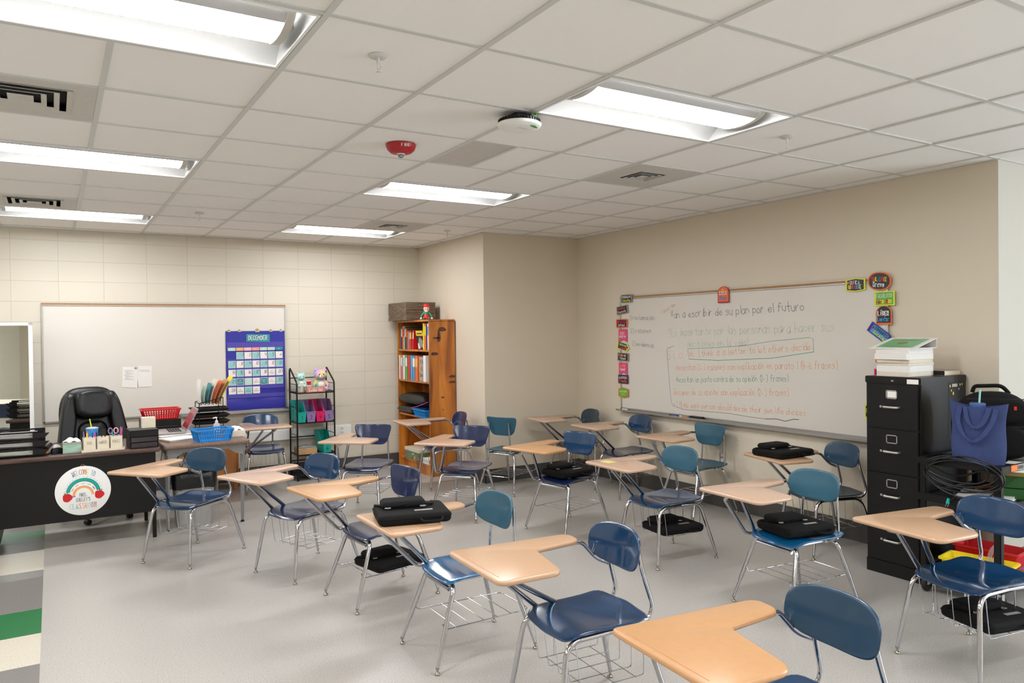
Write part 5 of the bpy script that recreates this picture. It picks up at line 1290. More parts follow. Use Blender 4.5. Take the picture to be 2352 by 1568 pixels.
# plush bear (plain)
def plush(loc, rz, s, key, belly, label):
    t = thing('plush_bear', label, 'plush toy', loc, rz); b = lambda p, r_, q=(1, 1, 1): MB().ball((p[0] * s, p[1] * s, p[2] * s), r_ * s, key, 20, q)
    obj('body', MB().ball((0, 0, .42 * s), .34 * s, key, 24, (1, .8, 1.15)), t, smooth=80)
    h = obj('head', MB().ball((0, -.04 * s, 1.0 * s), .36 * s, key, 24, (1.08, .9, .95)), t, smooth=80)
    for sx in (-1, 1):
        obj('ear', MB().ball((sx * .28 * s, 0, 1.30 * s), .11 * s, key, 14, (1, .5, 1)), h, smooth=80)
        obj('eye', MB().ball((sx * .13 * s, -.35 * s, 1.05 * s), .035 * s, 'black', 10), h, smooth=80)
        m = MB(); m.tube([(sx * .24 * s, -.02 * s, .62 * s), (sx * .40 * s, -.10 * s, .42 * s), (sx * .42 * s, -.14 * s, .34 * s)], [.11 * s, .10 * s, .085 * s], key, n=12); m.ball((sx * .42 * s, -.14 * s, .31 * s), .09 * s, key, 12); obj('arm', m, t, smooth=80)
        m = MB(); m.tube([(sx * .16 * s, -.05 * s, .18 * s), (sx * .27 * s, -.42 * s, .14 * s)], [.15 * s, .13 * s], key, n=12); m.ball((sx * .27 * s, -.44 * s, .15 * s), .14 * s, key, 14, (1, .6, 1.05)); obj('leg', m, t, smooth=80)
    m = MB(); m.ball((0, -.32 * s, .92 * s), .13 * s, 'white', 14, (1.1, .8, .8)); m.ball((0, -.43 * s, .96 * s), .035 * s, 'black', 10); obj('muzzle', m, h, smooth=80)
    m = MB(); m.ball((0, -.16 * s, .42 * s), .22 * s, belly, 18, (1, .6, 1.1)); obj('belly', m, t, smooth=80)
plush((2.625, 8.52, .986), -.1, .185, 'rainbow', 'white', 'multicoloured plush teddy bear on the top of the black shelf')
# mug with small plush
t = thing('mug', 'white mug at left on the top black shelf', 'mug', (2.385, 8.47, .986))
m = MB(); m.lathe([(0, 0), (.038, 0), (.042, .01), (.043, .11), (.040, .112), (.038, .02), (0, .015)], n=26, key='offwhite'); obj('body', m, t)
m = MB(); m.tube(fillet([(.042, 0, .09), (.07, 0, .085), (.07, 0, .035), (.042, 0, .03)], .02, 5), .006, 'offwhite', n=8); obj('handle', m, t)
plush((2.385, 8.47, 1.04), 0, .12, 'aquaplush', 'white', 'small pale aqua plush bear sitting in the white mug')
m = MB(); m.bx(-.038, .038, -.02, .02, 0, .125, 'offwhite'); m.bx(-.0385, .0385, -.0205, .0205, .075, .118, 'red'); tag(obj('gift_box', m, loc=(2.475, 8.53, .986), bevel=.001), 'small white box with red band beside the teddy bear', 'box')
t = thing('desk_sign', 'small tan and white sign reading TEACHER VOICE at shelf front', 'sign', (2.53, 8.395, .986), .03)
m = MB(); m.slab([(-.11, 0), (.11, 0), (.105, .06), (-.105, .06)], -.012, .006, 0, 'salmon', fr=lambda x, y, h: Vector((x, h + .012 * y / .06, y))); M['rust'] = mat('rust_card', (186, 110, 90), 0.6); obj('block', m, t, smooth=0)
o_ = t.children[0]; o_.material_slots[0].link = 'OBJECT'; o_.material_slots[0].material = M['rust']
m = MB(); pl = Plane((0, -.0125, 0), (1, 0, 0), Vector((0, .2, 1)).normalized(), (0, -1, 0)); write(m, pl, 'TEACHER VOICE', 0, .010, .022, 'white', w=.0034, align='c', width=.17, smooth=False, h=.001); write(m, pl, "DON'T MAKE ME USE MY", 0, .040, .011, 'white', w=.0018, align='c', width=.17, smooth=False, h=.001)
obj('lettering', m, t, smooth=0, recalc=False)

# ------------------------------------------------------------------ wooden bookcase
BX0, BX1, BY0, BY1 = 3.64, 3.965, 7.735, 8.66
t = thing('wooden_bookcase', 'tall knotty pine bookcase standing side-on in the corner', 'bookcase', (3.8, 8.2, 0))
B0 = (3.8, 8.2)
def bb(m, x0, x1, y0, y1, z0, z1, key='wood'): m.bx(x0 - B0[0], x1 - B0[0], y0 - B0[1], y1 - B0[1], z0, z1, key)
for y in (BY0, BY1 - .022): m = MB(); bb(m, BX0, BX1, y, y + .022, 0, 1.775); obj('side_panel', m, t, bevel=.002)
m = MB(); bb(m, BX1 - .012, BX1, BY0 + .022, BY1 - .022, .05, 1.76); obj('back_panel', m, t)
m = MB(); bb(m, BX0 - .008, BX1, BY0 - .003, BY1, 1.770, 1.792); obj('top_board', m, t, bevel=.003)
for z in (1.445, 1.078, .668, .125): m = MB(); bb(m, BX0 + .006, BX1 - .012, BY0 + .022, BY1 - .022, z - .022, z); obj('shelf', m, t, bevel=.002)
m = MB(); bb(m, BX0 + .012, BX0 + .03, BY0 + .022, BY1 - .022, 0.0, .103); obj('plinth', m, t)
m = MB()
rk = random.Random(4)
M['knot'] = ramp_mat('pine_knot', [(0.3, (48, 20, 8)), (0.7, (104, 52, 18))], 30, .35, coat=.3)
for (kx, kz, ra, rb) in ((3.72, 1.58, .04, .012), (3.80, 1.68, .05, .03), (3.70, 1.40, .045, .022), (3.93, 1.135, .045, .018), (3.93, 1.07, .045, .015), (3.80, .90, .02, .010), (3.80, .76, .008, .008), (3.92, .42, .045, .035), (3.76, 1.60, .02, .08)):
    P_ = [(kx - B0[0] + ra * math.cos(a) * (1 + .2 * math.sin(3 * a + kx * 9)), kz + rb * math.sin(a) * (1 + .2 * math.cos(2 * a))) for a in [2 * PI * k / 18 for k in range(18)]]
    P_ = [(min(p[0], BX1 - B0[0] - .003), p[1]) for p in P_]
    m = MB(); face(m, Plane((0, BY0 - B0[1], 0), (1, 0, 0), (0, 0, 1), (0, -1, 0)), P_, 'knot', .0006); obj('wood_knot', m, t, smooth=0, recalc=False)
# books
def book(y0, y1, z, h, d, key, label, grp, lean=0.0, x0=3.655, binder=False, sk=None, txt=None):
    w_ = abs(y1 - y0) - .002; t = thing('binder' if binder else 'book', label, 'binder' if binder else 'book', (x0 + d / 2, (y0 + y1) / 2, z + .0005), 0, grp)
    rt = Matrix.Rotation(lean, 3, 'X'); m = MB()
    c = lambda x, y, zz: rt @ Vector((x, y, zz))
    def bx(m, a0, a1, b0, b1, c0, c1, k): 
        vs = [rt @ Vector(v) for v in ((a0, b0, c0), (a1, b0, c0), (a1, b1, c0), (a0, b1, c0), (a0, b0, c1), (a1, b0, c1), (a1, b1, c1), (a0, b1, c1))]
        m.add(vs, [(0, 3, 2, 1), (4, 5, 6, 7), (0, 1, 5, 4), (1, 2, 6, 5), (2, 3, 7, 6), (3, 0, 4, 7)], k)
    s_ = .0022; zo = abs(math.sin(lean)) * w_ / 2
    bx(m, -d / 2, d / 2, -w_ / 2, -w_ / 2 + s_, zo, zo + h, key); bx(m, -d / 2, d / 2, w_ / 2 - s_, w_ / 2, zo, zo + h, key); bx(m, -d / 2, -d / 2 + s_, -w_ / 2, w_ / 2, zo, zo + h, key)
    if sk: bx(m, -d / 2 - .0006, -d / 2, -w_ / 2 + .004, w_ / 2 - .004, zo + h * .55, zo + h * .9, sk)
    obj('cover', m, t, smooth=0)
    m = MB(); bx(m, -d / 2 + s_, d / 2 - .004, -w_ / 2 + s_, w_ / 2 - s_, zo + .003, zo + h - .003, 'white'); obj('pages', m, t, smooth=0)
M['rustred'] = mat('red_cover', (196, 60, 62), .5); M['bookpink'] = mat('pink_cover', (214, 110, 112), .5); M['bookbrown'] = mat('brown_cover', (120, 80, 58), .5); M['bookblue'] = mat('pale_blue_cover', (104, 164, 200), .5); M['bookgreen'] = mat('green_cover', (92, 180, 70), .5); M['boxgrey'] = mat('grey_card', (176, 160, 148), .7)
g1 = 'books on the top shelf of the wooden bookcase'
for (y0, y1, h, key, sk, lb) in (
    (8.625, 8.575, .27, 'bookbrown', None, 'brown book at far left of the top shelf'), (8.573, 8.538, .275, 'darkpurple', 'white', 'purple-spined book near the left of the top shelf'), (8.536, 8.500, .28, 'orange', None, 'orange book left of the cream one on top shelf'),
    (8.498, 8.468, .28, 'offwhite', 'rustred', 'cream book with red patch on the top shelf'), (8.466, 8.430, .275, 'books_g', 'white', 'dark green book on the top shelf'), (8.428, 8.385, .26, 'bookbrown', 'orange', 'brown book with orange label on the top shelf'),
    (8.383, 8.342, .22, 'bookpink', None, 'left one of two pink books on the top shelf'), (8.340, 8.308, .22, 'bookpink', 'offwhite', 'pink book with pale label on the top shelf'), (8.305, 8.262, .225, 'red', 'yellow', 'red book with yellow top on the top shelf'), (8.255, 8.21, .225, 'red', 'offwhite', 'bright red book leaning right on the top shelf'),
    (7.938, 7.90, .305, 'yellow', 'lime', 'yellow book standing tall at right of the top shelf'), (7.898, 7.856, .30, 'orange', 'yellow', 'orange book at right of the top shelf'), (7.854, 7.822, .30, 'darkpurple', None, 'purple book near right end of the top shelf'), (7.820, 7.775, .30, 'offwhite', 'card_blu', 'white and blue book at right end of the top shelf')):
    book(y0, y1, 1.445, h, .21, key, lb, g1, lean=(.10 if 'leaning' in lb else 0), sk=sk)
t = thing('book', 'book with black and white mountain cover facing out on top shelf', 'book', (3.70, 8.05, 1.4455), 0, g1)
m = MB(); rt = Matrix.Rotation(R(-9), 3, 'Y'); m.box(rt @ Vector((0, 0, .115)), (.018, .20, .23), 'dark', rot=rt); o = obj('cover', m, t, bevel=.001)
m = MB(); pl = Plane(rt @ Vector((-.0095, 0, 0)), (0, -1, 0), rt @ Vector((0, 0, 1)), rt @ Vector((-1, 0, 0)))
face(m, pl, [(-.095, .165), (.095, .165), (.095, .225), (-.095, .225)], 'books_y', .0006); face(m, pl, [(-.07, .02), (.02, .03), (.07, .10), (.03, .13), (-.02, .15), (-.06, .09)], 'greyedge', .0006); face(m, pl, [(-.09, .01), (-.03, .01), (-.05, .07), (-.08, .08)], 'white', .0008); face(m, pl, [(.03, .02), (.08, .02), (.08, .06), (.05, .07)], 'white', .0008)
face(m, pl, [(-.07, .185), (.07, .185), (.07, .198), (-.07, .198)], 'ink', .001); obj('cover_print', m, t, smooth=0, recalc=False)
g2 = 'binders on the second shelf of the wooden bookcase'
for (y0, y1, key, sk, lb) in (
    (8.635, 8.588, 'white', None, 'wide white binder at far left of the second shelf'), (8.585, 8.522, 'bookpink', 'offwhite', 'dusty red binder beside the wide white one'), (8.518, 8.45, 'white', 'mint', 'white binder with mint label on second shelf'), (8.447, 8.382, 'bookgreen', 'white', 'green and white binder on the second shelf'),
    (8.379, 8.292, 'rustred', None, 'thick red binder on the second shelf'), (8.288, 8.232, 'bookblue', None, 'pale blue binder on the second shelf'), (8.229, 8.158, 'card_blu', 'white', 'blue binder with white label on the second shelf'), (8.155, 8.078, 'orange', 'peach', 'orange binder on the second shelf')):
    book(y0, y1, 1.078, .292, .24, key, lb, g2, binder=True, x0=3.648, sk=sk)
book(7.878, 7.80, 1.078, .30, .27, 'white', 'white binder sticking out at right end of second shelf', g2, binder=True, x0=3.625)
t = thing('magazine_file', 'grey cardboard magazine file marked 8th ELA Stories', 'box', (3.66, 7.975, 1.0785))
m = MB(); m.bx(0, .24, -.09, .09, 0, .28, 'boxgrey'); obj('carton', m, t, bevel=.002)
m = MB(); pl = Plane((-.0006, 0, 0), (0, -1, 0), (0, 0, 1), (-1, 0, 0)); write(m, pl, '8th', 0, .20, .05, 'ink', w=.0045, align='c', h=.0006); write(m, pl, 'ELA', .01, .125, .045, 'ink', w=.0045, align='c', h=.0006); write(m, pl, 'Stories', .0, .05, .045, 'ink', w=.0045, align='c', width=.14, h=.0006); obj('lettering', m, t, smooth=0, recalc=False)
# pillows + basket
def pillow(loc, rz, a, b, h, label):
    m = MB(); n = 16
    def f(u, v, sg):
        x = 2 * u - 1; y = 2 * v - 1; k = (1 - x ** 4) * (1 - y ** 4); pin = 1 - .12 * (1 - abs(x)) * abs(y) ** 3 - .0
        return Vector((x * a / 2 * (1 - .10 * (1 - y * y)), y * b / 2 * (1 - .10 * (1 - x * x)), h / 2 + sg * h / 2 * max(0, k) ** .5))
    m.grid(lambda u, v: f(u, v, 1), n, n, 'bag'); m.grid(lambda u, v: f(u, v, -1), n, n, 'bag')
    return tag(obj('floor_pillow', m, loc=loc, rz=rz, smooth=80), label, 'pillow', 'black pillows in the wooden bookcase')
M['satin'] = mat('black_satin', (18, 18, 20), 0.35)
p1 = pillow((3.75, 8.40, .669), 0, .30, .46, .10, 'lower black pillow under the blue basket in the bookcase')
p2 = pillow((3.765, 8.24, .775), 0, .30, .80, .15, 'upper black pillow with blue tag in the wooden bookcase')
for p_ in (p1, p2): p_.material_slots[0].link = 'OBJECT'; p_.material_slots[0].material = M['satin']
m = MB(); m.box((-.06, -.02, .142), (.05, .03, .004), 'royal', rot=Matrix.Rotation(-.35, 3, 'Y')); o = obj('tag', m, p2, smooth=0)
basket((3.70, 7.95, .669), PI / 2, .36, .20, .085, 'bluebasket', 'blue plastic basket on the third shelf of the wooden bookcase')
m = MB(); m.tube(fillet([(3.63, 8.30, .74), (3.62, 8.0, .79), (3.63, 7.78, .85)], .1, 6), .004, 'card_pink', n=6); M['magenta'] = M['card_pink']; tag(obj('pink_cord', m), 'pink cord draped over the blue basket in the bookcase', 'cord')
t = thing('storage_box', 'floral storage box with cream lid on the bottom shelf of bookcase', 'box', (3.77, 8.30, .1255))
m = MB(); m.bx(-.115, .115, -.20, .20, 0, .10, 'floral'); obj('box_body', m, t, bevel=.002)
m = MB(); m.bx(-.12, .12, -.205, .205, .095, .135, 'cream'); obj('lid', m, t, bevel=.003)
paper_pile((3.75, 7.87, .1255), 0, .22, .17, 16, 'stack of white papers on the bottom shelf of the bookcase')
# cardboard stack on top and elf doll
m = MB(); r2 = random.Random(8)
for k in range(17):
    z = .0125 * k; dx, dy = r2.uniform(-.003, .003), r2.uniform(-.003, .003)
    m.add([(x + dx, y + dy, zz) for zz in (z, z + .0112) for (x, y) in ((-.185, -.245), (.19, -.245), (.19, .30), (-.185, .30))], [(0, 3, 2, 1), (4, 5, 6, 7), (0, 1, 5, 4), (1, 2, 6, 5), (2, 3, 7, 6), (3, 0, 4, 7)], 'corr')
tag(obj('cardboard_stack', m, loc=(3.715, 8.36, 1.7925), smooth=0), 'stack of brown cardboard panels on top of the wooden bookcase', 'cardboard')
t = thing('elf_doll', 'small elf doll in red hat and green shirt on the bookcase', 'doll', (3.60 + .1, 7.93, 1.7925), R(-25))
m = MB(); m.lathe([(0, 0), (.042, .004), (.045, .03), (.035, .06)], n=16, key='red'); m.lathe([(.0355, .055), (.034, .075), (.02, .105), (0, .108)], n=16, key='green'); obj('body', m, t, smooth=60)
m = MB(); m.ball((0, -.002, .125), .034, 'skin', 16, (1, .9, 1.15)); h = obj('head', m, t, smooth=80)
m = MB(); m.lathe([(.033, .0), (.034, .018), (.024, .034), (0, .036)], (0, 0, .148), 16, 'red'); obj('hat', m, h, smooth=60)
m = MB(); m.ball((0, -.020, .098), .018, 'white', 12, (1, .6, .8)); obj('beard', m, h, smooth=80)
for s_ in (-1, 1):
    m = MB(); m.ball((s_ * .012, -.032, .128), .004, 'black', 8); obj('eye', m, h)
    m = MB(); m.tube([(s_ * .02, 0, .09), (s_ * .055, -.02, .045), (s_ * .06, -.03, .02)], [.014, .013, .011], 'green', n=8); m.ball((s_ * .062, -.034, .014), .013, 'white', 10); obj('arm', m, t, smooth=60)
    m = MB(); m.tube([(s_ * .02, -.02, .012), (s_ * .03, -.09, .012)], .012, 'red', n=8); m.ball((s_ * .03, -.095, .014), .014, 'green', 10); obj('leg', m, t, smooth=60)

# ------------------------------------------------------------------ filing cabinet
CX, CY0, CY1, CH = 4.675, 2.695, 3.07, 1.312
t = thing('filing_cabinet', 'tall black four-drawer filing cabinet against the right wall', 'filing cabinet', (4.95, 2.88, 0))
F0 = (4.95, 2.88)
def fb(m, x0, x1, y0, y1, z0, z1, key='blackm'): m.bx(x0 - F0[0], x1 - F0[0], y0 - F0[1], y1 - F0[1], z0, z1, key)
m = MB(); fb(m, CX + .012, 5.215, CY0, CY1, 0, CH - .012); obj('case', m, t, bevel=.002)
m = MB(); fb(m, CX, 5.218, CY0 - .003, CY1 + .003, CH - .045, CH); obj('top_cover', m, t, bevel=.004)
m = MB(); fb(m, CX + .002, CX + .014, CY0, CY1, 0, .085); obj('plinth', m, t, bevel=.002)
for k in range(4):
    z0 = .093 + .293 * k; z1 = z0 + .286
    m = MB(); fb(m, CX - .002, CX + .014, CY0 + .012, CY1 - .012, z0, z1); d_ = obj('drawer', m, t, bevel=.003)
    yc = (CY0 + CY1) / 2; m = MB(); zh = z1 - .145
    q = lambda y, z, h: Vector((CX - .002 - h - F0[0], y - F0[1], z))
    m.tube(fillet([q(yc + .052, zh, 0), q(yc + .048, zh, .024), q(yc - .048, zh, .024), q(yc - .052, zh, 0)], .012, 4), .007, 'alu', n=8, flat=1.2); obj('handle', m, d_, smooth=60)
    m = MB(); fb(m, CX - .006, CX - .002, yc + .068, yc + .082, zh - .007, zh + .007, 'alu'); obj('thumb_latch', m, d_)
    m = MB(); zl = z1 - .062
    for (a, b, c, e) in ((-.038, .038, .022, .028), (-.038, .038, -.028, -.022), (-.038, -.032, -.028, .028), (.032, .038, -.028, .028)): fb(m, CX - .006, CX - .002, yc + a, yc + b, zl + c, zl + e, 'alu')
    obj('label_holder', m, d_)
    if k in (0, 3): m = MB(); fb(m, CX - .0035, CX - .002, yc - .030, yc + .030, zl - .020, zl + .020, 'white'); obj('label_card', m, d_, smooth=0)
m = MB(); fb(m, CX - .002, CX, CY0 + .01, CY0 + .085, CH - .042, CH - .012, 'white'); obj('sticker', m, t, smooth=0)
m = MB(); fb(m, CX - .004, CX, CY1 - .20, CY1 - .185, CH - .030, CH - .022, 'alu'); obj('lock', m, t)
m = MB(); pl = Plane((0, CY0 - .0005 - F0[1], 0), (1, 0, 0), (0, 0, 1), (0, -1, 0)); face(m, pl, [(5.00 - F0[0], 1.27), (5.21 - F0[0], 1.27), (5.21 - F0[0], .9), (5.0 - F0[0], .9)], 'dark', .0003)
for (x, z, r_, key) in ((5.02, 1.245, .007, 'yellow'), (5.035, 1.215, .006, 'yellow'), (5.058, 1.195, .009, 'yellow'), (5.14, 1.250, .007, 'yellow'), (5.165, 1.252, .006, 'yellow'), (5.125, 1.222, .005, 'white'), (5.115, 1.25, .005, 'royal')):
    face(m, pl, [(x - F0[0] + r_ * .8 * math.cos(a), z + r_ * 1.3 * math.sin(a)) for a in [PI * k / 5 for k in range(10)]], key, .001)
[face(m, pl, [(5.045 + .013 * k - F0[0], 1.238), (5.053 + .013 * k - F0[0], 1.238), (5.053 + .013 * k - F0[0], 1.258), (5.045 + .013 * k - F0[0], 1.258)], 'offwhite', .001) for k in range(5)]; obj('stickers', m, t, smooth=0, recalc=False)
# books on cabinet
zz = CH + .0005; stk = [(.030, 'offwhite', .0, .285, .22, .0), (.040, 'white', .0, .285, .225, .03), (.020, 'offwhite', .01, .28, .215, -.02), (.022, 'cream', .0, .28, .22, .02), (.038, 'white', -.012, .29, .225, -.04), (.034, 'white', -.008, .29, .225, .02)]
lbls = ['lowest cream paper pad of the stack on the filing cabinet', 'thick white ream second from bottom on the filing cabinet', 'thin cream pad third from bottom on the filing cabinet', 'cream pad fourth from bottom on the filing cabinet', 'white paper block fifth from bottom on the filing cabinet', 'white paper block directly under the green binder']
for (h_, key, dx, a, b, rz), lb in zip(stk, lbls):
    m = MB(); m.box((0, 0, h_ / 2), (a, b, h_ - .001), key)
    n_ = 4
    for k in range(1, n_): m.box((0, 0, h_ * k / n_), (a + .0015, b + .0015, .0008), 'greyedge')
    tag(obj('paper_stack', m, loc=(4.845 + dx, 2.895, zz), rz=rz, smooth=0), lb, 'papers', 'paper blocks stacked on the filing cabinet'); zz += h_
t = thing('ring_binder', 'open white ring binder with green cover sheet topping the cabinet stack', 'binder', (4.835, 2.90, zz), .06)
m = MB(); m.box((.0, 0, .002), (.27, .30, .003), 'white'); m.box((.135, 0, .032), (.003, .30, .062), 'white'); obj('back_cover', m, t, smooth=0)
rt = Matrix.Rotation(R(-13), 3, 'Y'); m = MB(); m.box(Vector((.135, 0, .064)) + rt @ Vector((-.145, 0, 0)), (.29, .31, .003), 'white', rot=rt); c_ = obj('front_cover', m, t, smooth=0)
M['greensheet'] = ramp_mat('green_cover_sheet', [(.3, (96, 172, 118)), (.7, (116, 186, 134))], 6, .3); M['seal'] = ramp_mat('brown_seal', [(.3, (120, 128, 92)), (.7, (150, 140, 108))], 60, .5)
m = MB(); pl = Plane(Vector((.135, 0, .064)) + rt @ Vector((-.145, 0, .002)), (0, -1, 0), rt @ Vector((1, 0, 0)), rt @ Vector((0, 0, 1)))
face(m, pl, rect(.24, .235), 'greensheet', .0002); face(m, pl, superell(.035, .035, 2, 24), 'seal', .0006); [face(m, pl, [(-.08, b), (.08, b), (.08, b + .004), (-.08, b + .004)], 'seal', .0006) for b in (.075, .063, -.075, -.088)]; obj('cover_sheet', m, c_, smooth=0, recalc=False)
m = MB(); 
for y in (-.09, 0, .09): m.tube([(.10 + .022 * math.cos(a), y, .026 + .022 * math.sin(a)) for a in [PI * k / 8 for k in range(9)]], .002, 'chrome', n=6)
m.box((.10, 0, .006), (.02, .24, .006), 'chrome'); obj('rings', m, t)
book_l = thing('hardcover_book', 'grey book with dark spine lying at the back of the filing cabinet', 'book', (5.11, 2.80, CH + .0005))
m = MB(); m.box((0, 0, .0015), (.20, .15, .003), 'boxgrey'); m.box((0, 0, .0305), (.20, .15, .003), 'boxgrey'); m.box((-.0985, 0, .016), (.003, .15, .028), 'dark'); obj('cover', m, book_l, smooth=0)
m = MB(); m.box((.002, 0, .016), (.19, .145, .026), 'cream'); obj('pages', m, book_l, smooth=0)

# ------------------------------------------------------------------ cart
KX0, KX1, KY0, KY1 = 4.56, 5.20, 2.17, 2.635
t = thing('utility_cart', 'black three-shelf rolling cart beside the filing cabinet', 'cart', (4.88, 2.40, 0))
K0 = (4.88, 2.40)
def kb(m, x0, x1, y0, y1, z0, z1, key='black'): m.bx(x0 - K0[0], x1 - K0[0], y0 - K0[1], y1 - K0[1], z0, z1, key)
for z1, dz in ((.835, .04), (.615, .045), (.155, .045)):
    m = MB(); kb(m, KX0, KX1, KY0, KY1, z1 - .018, z1 - .010)
    for (a, b, c, d) in ((KX0 - .008, KX0 + .012, KY0 - .008, KY1 + .008), (KX1 - .012, KX1 + .008, KY0 - .008, KY1 + .008), (KX0, KX1, KY0 - .008, KY0 + .012), (KX0, KX1, KY1 - .012, KY1 + .008)): kb(m, a, b, c, d, z1 - dz, z1)
    obj('shelf', m, t, bevel=.004)
for x in (KX0 + .02, KX1 - .02):
    for y in (KY0 + .02, KY1 - .02):
        m = MB(); kb(m, x - .02, x + .02, y - .02, y + .02, .12, .80); obj('post', m, t, bevel=.005)
        m = MB(); m.tube([(x - K0[0], y - K0[1], .13), (x - K0[0], y - K0[1], .09)], .012, 'alu', n=10)
        for s_ in (-1, 1): m.box((x + .012 - K0[0], y + s_ * .016 - K0[1], .075), (.03, .003, .06), 'alu')
        f_ = obj('caster_fork', m, t)
        m = MB(); m.lathe([(0, -.012), (.018, -.013), (.020, -.010), (.043, -.012), (.048, -.006), (.048, .006), (.043, .012), (.020, .010), (0, .013)], (x + .018 - K0[0], y - K0[1], .049), 24, 'dark', axis=(0, 1, 0)); obj('wheel', m, f_, smooth=50)
m = MB(); kb(m, 4.66, 4.73, KY0 - .010, KY0 - .008, .80, .835, 'orange'); kb(m, 4.735, 4.80, KY0 - .010, KY0 - .008, .80, .835, 'greyedge'); kb(m, 4.805, 4.875, KY0 - .010, KY0 - .008, .80, .835, 'white')
pl = Plane((4.84 - K0[0], KY0 - .0105 - K0[1], .808), (1, 0, 0), (0, 0, 1), (0, -1, 0))
for k in range(12): face(m, pl, [(-.10 + .005 * k, 0), (-.098 + .005 * k, 0), (-.098 + .005 * k, .02), (-.10 + .005 * k, .02)], 'ink', .0004)
obj('stickers', m, t, smooth=0)
# cable loops on the cart end
m = MB(); r2 = random.Random(11)
xc = KX0 - .02
def loop(yc, w_, zt, zb, dx, k):
    pts = []
    for i in range(56):
        a = 2 * PI * i / 56; y = yc + w_ / 2 * math.cos(a); z = (zt + zb) / 2 + (zt - zb) / 2 * math.sin(a) + .008 * math.sin(2 * a + k)
        x = xc + dx - .012 * math.sin(a * 1.0 + k) * .4 + (.05 if z > .83 else 0) * 0
        pts.append((x, y, z))
    m.tube(pts, .0048, 'black', n=6, closed=True)
for k, (yc, w_, zt, zb, dx) in enumerate(((2.38, .44, .865, .66, 0), (2.37, .40, .86, .70, -.008), (2.36, .42, .855, .64, -.012), (2.40, .36, .85, .72, -.006), (2.35, .44, .87, .675, -.016))): loop(yc, w_, zt, zb, dx, k)
m.tube(fillet([(xc, 2.42, .66), (xc - .01, 2.40, .63), (xc - .015, 2.43, .605)], .02, 4), .005, 'black', n=6)
m.tube(fillet([(xc - .012, 2.56, .80), (xc - .016, 2.40, .74), (xc - .014, 2.25, .81), (xc - .012, 2.18, .79)], .08, 6), .006, 'black', n=6)
coil_ = obj('cable_coil', m); tag(coil_, 'coiled black power cable hanging on the end of the cart', 'cable')
m = MB(); m.tube([(0, 0, .03), (0, .005, .0)], [.007, .011], 'turq', n=8); t = obj('plug', m, coil_, loc=(xc - .018, 2.44, .585))
for s_ in (-1, 1): m = MB(); m.tube([(0, .005 + s_ * .006, .0), (0, .012 + s_ * .006, -.02)], .0018, 'chrome', n=5); obj('prong', m, t)
# tote bag
tl = math.atan2(2.19 - 2.49, 4.70 - 4.60)
t = thing('tote_bag', 'navy canvas tote bag standing on the cart', 'bag', (4.665, 2.34, .826), tl + PI * 0)
def tote(u, v, sd):
    wv = .008 * math.sin(u * 9 + v * 4) * v + .003 * math.sin(v * 11 + u * 3)
    w_ = .262 + .030 * v + .010 * math.sin(v * 7); b = .060 * math.sin(PI * min(1, max(0, u))) ** .7 * (1 - .25 * v)
    x = (u - .5) * w_
    z = .345 * v * (1 - .0 * u) + (.03 * (1 - u) ** 6 + .012 * u ** 5 - .012 * math.sin(PI * u)) * v
    return Vector((x, sd * (b + .008) + wv * sd * .5, z))
m = MB(); m.grid(lambda u, v: tote(u, v, -1), 28, 20, 'denim'); m.grid(lambda u, v: tote(u, v, 1), 28, 20, 'denim')
for U in (0, 1): m.grid(lambda u, v: tote(U, v, 2 * u - 1), 2, 20, 'denim')
m.grid(lambda u, v: tote(u, 0, 2 * v - 1), 28, 2, 'denim'); obj('bag_body', m, t, recalc=False, smooth=70)
for sg, lw in ((-1, 0.0), (-1, 1.0)):
    m = MB()
    if lw == 0: pth = [(-.085, -.050, .335), (-.10, -.066, .26), (-.07, -.080, .17), (-.02, -.086, .125), (.03, -.084, .16), (.08, -.066, .25), (.095, -.05, .325)]
    else: pth = [(-.06, -.056, .335), (-.055, -.066, .29), (-.04, -.076, .235), (0.0, -.082, .21), (.035, -.076, .245), (.055, -.066, .30), (.06, -.056, .33)]
    pth = fillet([Vector(p) for p in pth], .03, 4)
    vs = []
    for p in pth: vs += [p + Vector((-.012, 0, .006)), p + Vector((.012, 0, -.002))]
    m.add(vs, [(2 * i, 2 * i + 1, 2 * i + 3, 2 * i + 2) for i in range(len(pth) - 1)], 'denim'); obj('handle', m, t, solid=.004, smooth=60)
t = thing('travel_tumbler', 'blue tumbler with pale straw sticking out of the tote bag', 'cup', (4.665, 2.345, .86))
M['bluelid'] = mat('blue_lid', (70, 96, 150), .25)
m = MB(); m.lathe([(0, 0), (.033, 0), (.036, .02), (.040, .29), (.038, .295)], n=24, key='bluelid'); obj('cup', m, t)
m = MB(); m.lathe([(.042, .285), (.043, .315), (.036, .322), (0, .323)], n=24, key='bluelid'); obj('lid', m, t)
m = MB(); m.tube([(0, -.01, .32), (.006, -.012, .40)], .0055, 'seafoam', n=10); obj('straw', m, t)
